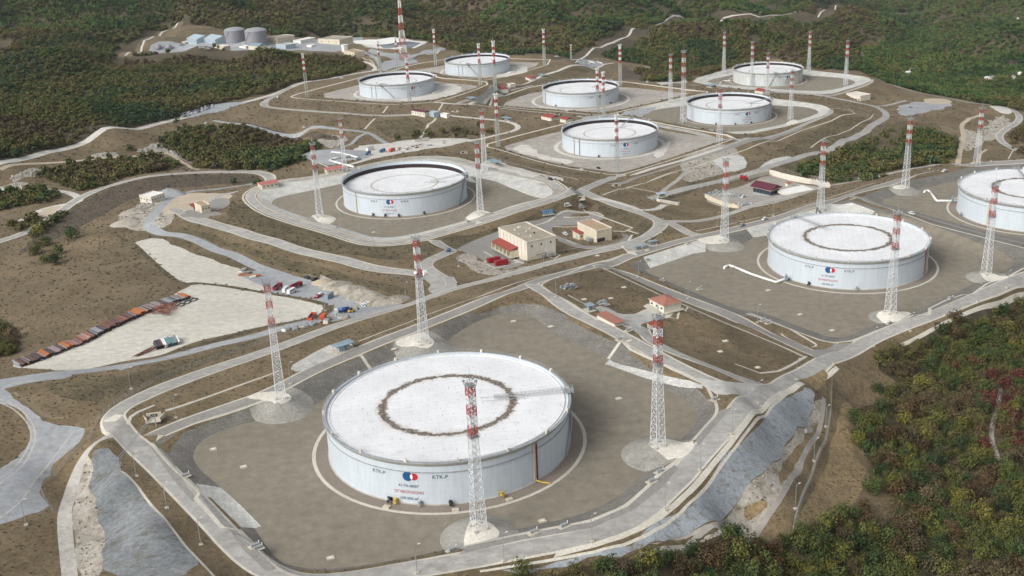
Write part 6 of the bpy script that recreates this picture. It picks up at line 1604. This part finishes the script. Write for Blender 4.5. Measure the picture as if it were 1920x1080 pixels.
# ------------------------------------------------------------------ woodland
def leaf_mat(name, stops, world=True):
    def bld(nt, b):
        oi = nt.nodes.new('ShaderNodeObjectInfo')
        v = world_vec(nt)
        n = _noise(nt, .0065, 5, v, .62); n1 = _noise(nt, .03, 3, v, .6)
        a = nt.nodes.new('ShaderNodeMath'); a.operation = 'MULTIPLY_ADD'; a.inputs[1].default_value = .30
        nt.links.new(oi.outputs['Random'], a.inputs[0])
        m = nt.nodes.new('ShaderNodeMath'); m.operation = 'MULTIPLY_ADD'; m.inputs[1].default_value = 2.0; m.inputs[2].default_value = -.87
        nt.links.new(n.outputs['Fac'], m.inputs[0])
        m2 = nt.nodes.new('ShaderNodeMath'); m2.operation = 'MULTIPLY_ADD'; m2.inputs[1].default_value = .45
        nt.links.new(n1.outputs['Fac'], m2.inputs[0]); nt.links.new(m.outputs[0], m2.inputs[2])
        nt.links.new(m2.outputs[0], a.inputs[2])
        r = _ramp(nt, a.outputs[0], stops)
        n2 = _noise(nt, .9, 3, v, .8)
        g = _ramp(nt, n2.outputs['Fac'], [(.3, (.62, .62, .62)), (.7, (2.1, 2.0, 1.8))])
        col = _mix(nt, 1.0, r.outputs['Color'], g.outputs['Color'], 'MULTIPLY')
        nt.links.new(col, b.inputs['Base Color'])
        b.inputs['Specular IOR Level'].default_value = .15
    return mat(name, (.06, .07, .03), .8, 0, bld)
LEAF = leaf_mat('leaves_mixed', [(.10, (.022, .042, .024)), (.28, (.034, .058, .024)), (.45, (.058, .072, .024)), (.58, (.082, .080, .030)), (.70, (.078, .066, .034)), (.82, (.062, .050, .032)), (1.0, (.068, .048, .030))])
LEAF2 = leaf_mat('leaves_green', [(.10, (.020, .042, .018)), (.35, (.036, .066, .022)), (.6, (.058, .090, .028)), (.8, (.075, .092, .030)), (1.0, (.080, .070, .032))])
BARK = mat('bark', (.07, .055, .04), .95)
def crown_mesh(seed, nq, size, lobes=9, flat=.75):
    r_ = random.Random(seed); b = MB(); L = []
    for i in range(lobes):
        t = 2 * math.pi * (i + r_.random() * .8) / lobes; q = r_.uniform(.15, .62) if i else 0
        L.append((q * math.cos(t), q * math.sin(t), r_.uniform(.42, .95) * flat, r_.uniform(.26, .48)))
    for k in range(nq):
        lx, ly, lz, lr = L[k % lobes]
        n = Vector((r_.gauss(0, 1), r_.gauss(0, 1), r_.gauss(.35, 1))).normalized()
        rr = lr * r_.uniform(.72, 1.08)
        c = Vector((lx, ly, lz)) + n * rr
        c.z = max(c.z, .12)
        m = (n + Vector((r_.gauss(0, .5), r_.gauss(0, .5), r_.gauss(.2, .5)))).normalized()
        u = m.orthogonal().normalized(); w_ = m.cross(u); a = r_.uniform(0, 3.14); u2 = u * math.cos(a) + w_ * math.sin(a); w2 = m.cross(u2)
        s1 = size * r_.uniform(.6, 1.25); s2 = s1 * r_.uniform(.5, .9)
        b.face([c + u2 * s1, c + w2 * s2 + m * s1 * .2, c - u2 * s1 * .9, c - w2 * s2])
    return b
def trunk_mesh(seed):
    r_ = random.Random(seed); b = MB(); b.tube((0, 0, -.15), (.02, .01, .45), .05, 6, 0, .03)
    for i in range(5):
        t = r_.uniform(0, 6.28); b.tube((.02, .01, .25 + i * .05), (.38 * math.cos(t), .38 * math.sin(t), .62), .022, 4, 0, .01)
    return b
SRC = bpy.data.collections.new('tree_source')
srcs = []
for i, (nq, sz) in enumerate(((460, .08), (460, .078), (440, .084), (90, .20), (90, .19), (90, .21), (90, .20), (90, .19), (90, .21))):
    cb = crown_mesh(20 + i, nq, sz, 9 if i < 3 else 7)
    n0 = len(cb.f); tb = trunk_mesh(40 + i); off = len(cb.v)
    cb.v += tb.v; cb.f += [tuple(off + a for a in f) for f in tb.f]; cb.m += [1] * len(tb.f)
    o = cb.build('tree_form_%d' % i, [LEAF2 if i > 5 else LEAF, BARK], link=False); SRC.objects.link(o); srcs.append(o)

_open = [(G(P(s))[:, :2], 26) for s in ("1040,110 1107,96 1157,83 1187,68 1233,51 1280,37 1350,35 1413,31 1500,34 1533,33 1550,24 1567,14", "235,106 262,92 287,75 300,66 313,61 333,47", "240,108 330,104 430,103 540,99 600,101 640,104")]
WOODS = [G(P(s))[:, :2] for s in (
 "312,252 380,238 440,236 470,240 560,262 600,276 592,298 545,310 512,321 440,321 380,317 350,300 320,285 300,270",
 "60,322 150,308 240,298 300,297 335,310 300,322 250,330 200,345 165,362 130,352 90,340",
 "-60,360 80,358 120,367 90,380 0,395 -60,400",
 "15,428 40,412 70,398 78,408 40,440", "55,425 140,395 180,378 120,440 80,470 60,460",
 "1500,308 1560,292 1620,272 1680,268 1700,242 1745,248 1792,262 1796,290 1780,304 1740,311 1640,327 1560,326 1510,322",
 "-40,605 10,615 30,640 33,665 0,670 -40,680", "1895,255 1925,230 1960,300 1920,292 1890,272", "1190,132 1240,134 1300,150 1285,155 1205,153", "1660,650 1690,650 1720,690 1700,730 1660,700")]
SPARSE = [(G(P(s))[:, :2], pr) for s, pr in (("1600,740 1680,730 1690,760 1640,860 1690,950 1560,970 1520,900 1560,800", .22), ("1480,320 1500,310 1640,330 1700,312 1640,338", .35), ("330,232 460,238 500,262 400,240 330,245", .25),
  ("160,300 330,262 380,300 300,290", .2), ("1700,240 1640,300 1500,310 1600,270 1660,250", .12), ("205,345 330,330 470,330 490,345 400,345 330,345 220,370 150,400 180,370", .22), ("680,252 760,262 790,235 850,240 880,235 960,245 900,258 800,262 720,270", .15), ("60,480 150,420 190,400 140,440 90,520", .25))]
GAPS = [G(P(s))[:, :2] for s in ("1868,725 1884,730 1862,800 1868,850 1880,880 1868,885 1852,830 1848,780", "1600,745 1660,748 1650,775 1690,800 1680,815 1640,790 1600,770", "1690,850 1740,900 1730,905 1700,870", "0,50 30,45 60,58 20,62", "470,135 500,140 495,160 478,155", "200,108 235,115 232,130 205,115", "1400,70 1430,72 1420,82", "1690,15 1710,25 1705,45 1680,30", "1725,15 1745,12 1730,38")]
pts = []
def sample(ymin, ymax, st):
    y = ymin; r = 0
    while y < ymax:
        xm = y * .62 + 80
        for x in np.arange(-xm, xm, st): pts.append((x + (r % 2) * st * .5 + rnd.uniform(-.38, .38) * st, y + rnd.uniform(-.38, .38) * st, st))
        y += st * .9; r += 1
sample(230, 700, 4.8); sample(700, 1300, 6.0); sample(1300, 2000, 7.5); sample(2000, 4300, 11)
pts = np.array(pts)
Z = H(pts[:, :2]); pj = project(np.column_stack([pts[:, :2], Z]))
m = (pj[:, 0] > -220) & (pj[:, 0] < 2150) & (pj[:, 1] > -90) & (pj[:, 1] < 1260)
pts, Z, pj = pts[m], Z[m], pj[m]
cl = ground_class(pts[:, :2]); free = cl == 0
grass = np.isin(cl, [cls_names.index(c) for c in ('grass', 'scrub', 'rubble')])
ok = free.copy()
for w in WOODS: ok |= inside(w, pts[:, :2]) & grass
u = np.array([rnd.random() for _ in pts])
for w, pr in SPARSE: ok |= inside(w, pts[:, :2]) & (u < pr) & (grass | free)
for w in GAPS: ok &= ~(inside(w, pts[:, :2]) & (u < .93))
for w, r_ in _open: ok &= seg_dist(w, pts[:, :2], False) > r_
# thin places and glades
gl = np.sin(pts[:, 0] / 37 + 1.3 * np.sin(pts[:, 1] / 53)) * np.sin(pts[:, 1] / 61 + 1.7 * np.sin(pts[:, 0] / 83))
ok &= ~((gl > .86) & (u < .75)); ok &= u > .03
pts, Z, pj = pts[ok], Z[ok], pj[ok]
size = pts[:, 2] * np.array([rnd.choice((rnd.uniform(.45, .8), rnd.uniform(.75, 1.0), rnd.uniform(.95, 1.35))) for _ in pts]); d = dist_cam(pts)
size = np.where(d > 1200, np.minimum(size, pts[:, 2] * .92), size)
near = d < 750
print('trees', len(pts))
vis = (pj[:, 0] > -5) & (pj[:, 0] < 1925) & (pj[:, 1] > 0) & (pj[:, 1] < 1085)
order = np.argsort(np.where(vis, pj[:, 2] / size, 1e9))[:300]
ind = np.zeros(len(pts), bool); ind[order] = True
# the 300 that show largest: trees of their own
KINDS = [('dark green', (.030, .050, .022)), ('olive green', (.065, .078, .026)), ('yellow-green', (.088, .094, .028)), ('russet brown', (.060, .045, .027)), ('grey-brown', (.072, .062, .040)), ('deep red', (.075, .028, .028)), ('mid green', (.045, .068, .024))]
def kmat(c):
    def bld(nt, b):
        oi = nt.nodes.new('ShaderNodeObjectInfo'); v = world_vec(nt)
        n2 = _noise(nt, .9, 3, v, .8)
        g = _ramp(nt, n2.outputs['Fac'], [(.3, (.60, .60, .60)), (.7, (2.1, 2.0, 1.8))])
        h = _ramp(nt, oi.outputs['Random'], [(0, tuple(x * .75 for x in c)), (1, (c[0] * 1.35, c[1] * 1.2, c[2] * 1.1))])
        nt.links.new(_mix(nt, 1.0, h.outputs['Color'], g.outputs['Color'], 'MULTIPLY'), b.inputs['Base Color']); b.inputs['Specular IOR Level'].default_value = .15
    return mat('leaves', c, .8, 0, bld)
KM = [kmat(c) for _, c in KINDS]
CRN = {}
TRK = [mesh_of(trunk_mesh(60 + i), BARK) for i in range(3)]
for i in order:
    x, y, st = pts[i]; px, py = pj[i, :2]
    rr = rnd.random()
    red = 1840 < px < 1925 and 700 < py < 860
    ki = (5 if red and rr < .4 else [0, 6, 1, 1, 2, 3, 4, 0, 6, 4, 3, 1][int(rr * 12)])
    vi = rnd.randrange(3)
    if (ki, vi) not in CRN:
        CRN[(ki, vi)] = mesh_of(crown_mesh(80 + vi, 620, .070, 12), KM[ki])
    if px > 1500 and py < 960: where = 'in the wood right of the fence'
    elif px > 1500: where = 'in the bottom right corner wood'
    elif px > 900: where = 'in the strip of wood along the bottom edge'
    elif px < 100 and py > 560: where = 'at the left edge below the pipe rows'
    else: where = 'among the woods beside the site'
    lab = KINDS[ki][0] + ' autumn tree ' + where
    t = thing('broadleaf_tree', lab, 'tree', (x, y, Z[i]), rnd.uniform(0, 6.28), KINDS[ki][0] + ' trees ' + where)
    s = size[i] * 1.0; hz = s * rnd.uniform(.9, 1.35); t.scale = (s, s * rnd.uniform(.85, 1.1), hz)
    inst(CRN[(ki, vi)], 'crown', t); inst(TRK[vi], 'trunk', t)
# the rest of the forest
k = ~ind
pv = np.column_stack([pts[k, :2], Z[k]])
me = bpy.data.meshes.new('forest'); me.from_pydata([tuple(map(float, p)) for p in pv], [], [])
s_ = size[k] * np.where(d[k] < 900, 1.0, .86)
sc = np.column_stack([s_, s_, s_ * np.array([rnd.uniform(.75, 1.35) for _ in s_])]).astype(np.float32)
a = me.attributes.new('tsc', 'FLOAT_VECTOR', 'POINT'); a.data.foreach_set('vector', sc.ravel())
a = me.attributes.new('trot', 'FLOAT_VECTOR', 'POINT'); a.data.foreach_set('vector', np.column_stack([np.zeros(len(pv)), np.zeros(len(pv)), [rnd.uniform(0, 6.28) for _ in pv]]).astype(np.float32).ravel())
a = me.attributes.new('tidx', 'INT', 'POINT'); a.data.foreach_set('value', np.array([rnd.randrange(3) if q < 900 else 3 + rnd.randrange(3) + (3 if (gy < 190 and gx > 1650 - gy * .3 or (900 < gx < 1500 and gy < 45) or gx < 260 and gy < 60) and rnd.random() < .8 else 0) for q, gx, gy in zip(d[k], pj[k, 0], pj[k, 1])], dtype=np.int32))
fo = bpy.data.objects.new('forest', me); COL.objects.link(fo)
tag(fo, 'dense autumn scrub forest in green, olive and brown covering the hills round the tank farm', 'forest', kind='stuff')
ng = bpy.data.node_groups.new('scatter', 'GeometryNodeTree')
ng.interface.new_socket('Geometry', in_out='INPUT', socket_type='NodeSocketGeometry'); ng.interface.new_socket('Geometry', in_out='OUTPUT', socket_type='NodeSocketGeometry')
gi, go = ng.nodes.new('NodeGroupInput'), ng.nodes.new('NodeGroupOutput')
ip = ng.nodes.new('GeometryNodeInstanceOnPoints'); ci = ng.nodes.new('GeometryNodeCollectionInfo')
ci.inputs['Collection'].default_value = SRC; ci.inputs['Separate Children'].default_value = True; ci.inputs['Reset Children'].default_value = True
def na(n, t):
    q = ng.nodes.new('GeometryNodeInputNamedAttribute'); q.data_type = t; q.inputs['Name'].default_value = n; return [o for o in q.outputs if o.enabled and o.name == 'Attribute'][0]
ip.inputs['Pick Instance'].default_value = True
ng.links.new(gi.outputs[0], ip.inputs['Points']); ng.links.new(ci.outputs[0], ip.inputs['Instance'])
ng.links.new(na('tidx', 'INT'), ip.inputs['Instance Index']); ng.links.new(na('trot', 'FLOAT_VECTOR'), ip.inputs['Rotation']); ng.links.new(na('tsc', 'FLOAT_VECTOR'), ip.inputs['Scale'])
ng.links.new(ip.outputs[0], go.inputs[0])
md = fo.modifiers.new('scatter', 'NODES'); md.node_group = ng

# straw tufts and low weeds over the dry banks
tp = []
def tuft_rows(ymin, ymax, st):
    y = ymin; r = 0
    while y < ymax:
        xm = y * .62 + 60
        for x in np.arange(-xm, xm, st): tp.append((x + rnd.uniform(-.7, .7) * st, y + rnd.uniform(-.7, .7) * st, st))
        y += st; r += 1
tuft_rows(240, 620, 2.6); tuft_rows(620, 1000, 4.2); tuft_rows(1000, 1500, 7)
tp = np.array(tp); tz = H(tp[:, :2]); tj = project(np.column_stack([tp[:, :2], tz]))
m_ = (tj[:, 0] > -80) & (tj[:, 0] < 2000) & (tj[:, 1] > 0) & (tj[:, 1] < 1150); tp, tz = tp[m_], tz[m_]
tc_ = ground_class(tp[:, :2]); keep = np.isin(tc_, [cls_names.index(c) for c in ('grass', 'scrub', 'scrub_dark', 'grass_gold', 'rubble', 'ditch')])
cl_ = np.sin(tp[:, 0] / 9 + 1.3 * np.sin(tp[:, 1] / 13)) * np.sin(tp[:, 1] / 11 + 1.7 * np.sin(tp[:, 0] / 17))
rv = np.array([rnd.random() for _ in tp]); rough_ = np.isin(tc_, [cls_names.index(c) for c in ('scrub', 'scrub_dark', 'grass_gold')])
keep &= rv < np.where(rough_, .85, .35 + .35 * (cl_ > .1))
tp, tz = tp[keep], tz[keep]; print('tufts', len(tp))
def tuft_mesh(seed):
    r_ = random.Random(seed); b = MB()
    for i in range(14):
        t_ = r_.uniform(0, 6.28); q = r_.uniform(0, .7); c = Vector((q * math.cos(t_), q * math.sin(t_), 0)); u_ = Vector((math.cos(t_ + 1), math.sin(t_ + 1), 0)) * r_.uniform(.2, .45); h_ = Vector((r_.uniform(-.3, .3), r_.uniform(-.3, .3), r_.uniform(.35, .8)))
        b.face([c - u_, c + u_, c + u_ * .4 + h_, c - u_ * .4 + h_])
    return b
def tuft_mat(name, a_, c_):
    def bld(nt, b):
        oi = nt.nodes.new('ShaderNodeObjectInfo'); nt.links.new(_ramp(nt, oi.outputs['Random'], [(0, a_), (1, c_)]).outputs['Color'], b.inputs['Base Color'])
    return mat(name, a_, .95, 0, bld)
SRC2 = bpy.data.collections.new('tuft_source'); TMs = [tuft_mat('straw', (.13, .105, .055), (.21, .17, .095)), tuft_mat('weeds', (.085, .068, .036), (.135, .108, .062))]
for i in range(4): SRC2.objects.link(tuft_mesh(200 + i).build('tuft_form_%d' % i, TMs[i % 2], link=False))
me = bpy.data.meshes.new('dry_grass_tufts'); me.from_pydata([(float(a_[0]), float(a_[1]), float(z_)) for a_, z_ in zip(tp, tz)], [], [])
s_ = tp[:, 2] * np.array([rnd.uniform(.12, .27) for _ in tp])
for nm_, arr in (('tsc', np.column_stack([s_, s_, s_ * .8])), ('trot', np.column_stack([s_ * 0, s_ * 0, [rnd.uniform(0, 6.28) for _ in tp]]))):
    a = me.attributes.new(nm_, 'FLOAT_VECTOR', 'POINT'); a.data.foreach_set('vector', arr.astype(np.float32).ravel())
a = me.attributes.new('tidx', 'INT', 'POINT'); a.data.foreach_set('value', np.array([rnd.randrange(4) for _ in tp], dtype=np.int32))
to = bpy.data.objects.new('dry_grass_tufts', me); COL.objects.link(to); tag(to, 'straw-coloured dry grass tufts and low weeds on the banks between roads', 'grass', kind='stuff')
ng2 = ng.copy(); [n for n in ng2.nodes if n.bl_idname == 'GeometryNodeCollectionInfo'][0].inputs['Collection'].default_value = SRC2
md = to.modifiers.new('scatter', 'NODES'); md.node_group = ng2
# ------------------------------------------------------------------ camera, light, sky
cam = bpy.data.cameras.new('camera'); co = bpy.data.objects.new('camera', cam); COL.objects.link(co)
cam.sensor_width = 36; cam.lens = 36 * F_PX / 1920; cam.clip_end = 20000; cam.clip_start = 1
co.matrix_world = Matrix(((RT[0], UP[0], -FW[0], 0), (RT[1], UP[1], -FW[1], 0), (RT[2], UP[2], -FW[2], HC), (0, 0, 0, 1)))
S.camera = co
SUN_EL, SUN_AZ = R(38), R(-128)     # sun behind the camera's left shoulder; azimuth clockwise from +Y
sun = bpy.data.lights.new('sun', 'SUN'); so = bpy.data.objects.new('sun', sun); COL.objects.link(so)
sun.energy = SUN_E; sun.angle = R(30); sun.color = (1, .965, .91)
sd = Vector((math.sin(SUN_AZ) * math.cos(SUN_EL), math.cos(SUN_AZ) * math.cos(SUN_EL), math.sin(SUN_EL)))
so.rotation_euler = sd.to_track_quat('Z', 'Y').to_euler(); so.location = (0, 0, 400)
w = bpy.data.worlds.new('World'); S.world = w; w.use_nodes = True; nt = w.node_tree
sky = nt.nodes.new('ShaderNodeTexSky'); sky.sky_type = 'NISHITA'; sky.sun_disc = False
sky.sun_elevation = SUN_EL; sky.sun_rotation = SUN_AZ; sky.air_density = 1.0; sky.dust_density = 4.0; sky.ozone_density = 1.0
hs = nt.nodes.new('ShaderNodeHueSaturation'); hs.inputs['Saturation'].default_value = .22
nt.links.new(sky.outputs['Color'], hs.inputs['Color'])
nt.links.new(hs.outputs['Color'], nt.nodes['Background'].inputs['Color']); nt.nodes['Background'].inputs['Strength'].default_value = SKY_S
S.view_settings.view_transform = 'Standard'; S.view_settings.look = 'None'; S.view_settings.gamma = 1
S.view_settings.exposure = EXPO
S.cycles.max_bounces = 4; S.cycles.diffuse_bounces = 2; S.cycles.glossy_bounces = 2; S.cycles.transparent_max_bounces = 6
S.cycles.use_adaptive_sampling = True; S.cycles.adaptive_threshold = .02; S.cycles.use_denoising = True

# light haze over the hills: one closed box round everything
if HAZE:
    x0, x1, y0, y1, z0, z1 = -9500, 9500, -650, 9000, -420, 700
    hz = MB(); hz.box(((x0 + x1) / 2, (y0 + y1) / 2, (z0 + z1) / 2), (x1 - x0, y1 - y0, z1 - z0))
    hm = bpy.data.materials.new('haze'); hm.use_nodes = True; n_ = hm.node_tree; n_.nodes.remove(n_.nodes['Principled BSDF'])
    pv_ = n_.nodes.new('ShaderNodeVolumePrincipled'); pv_.inputs['Color'].default_value = (.80, .86, .93, 1); pv_.inputs['Density'].default_value = HAZE; pv_.inputs['Anisotropy'].default_value = .2
    n_.links.new(pv_.outputs[0], n_.nodes['Material Output'].inputs['Volume'])
    o = hz.build('haze', hm); tag(o, 'thin blue-grey haze in the air over the hills', 'haze', kind='stuff')
    S.cycles.volume_bounces = 0
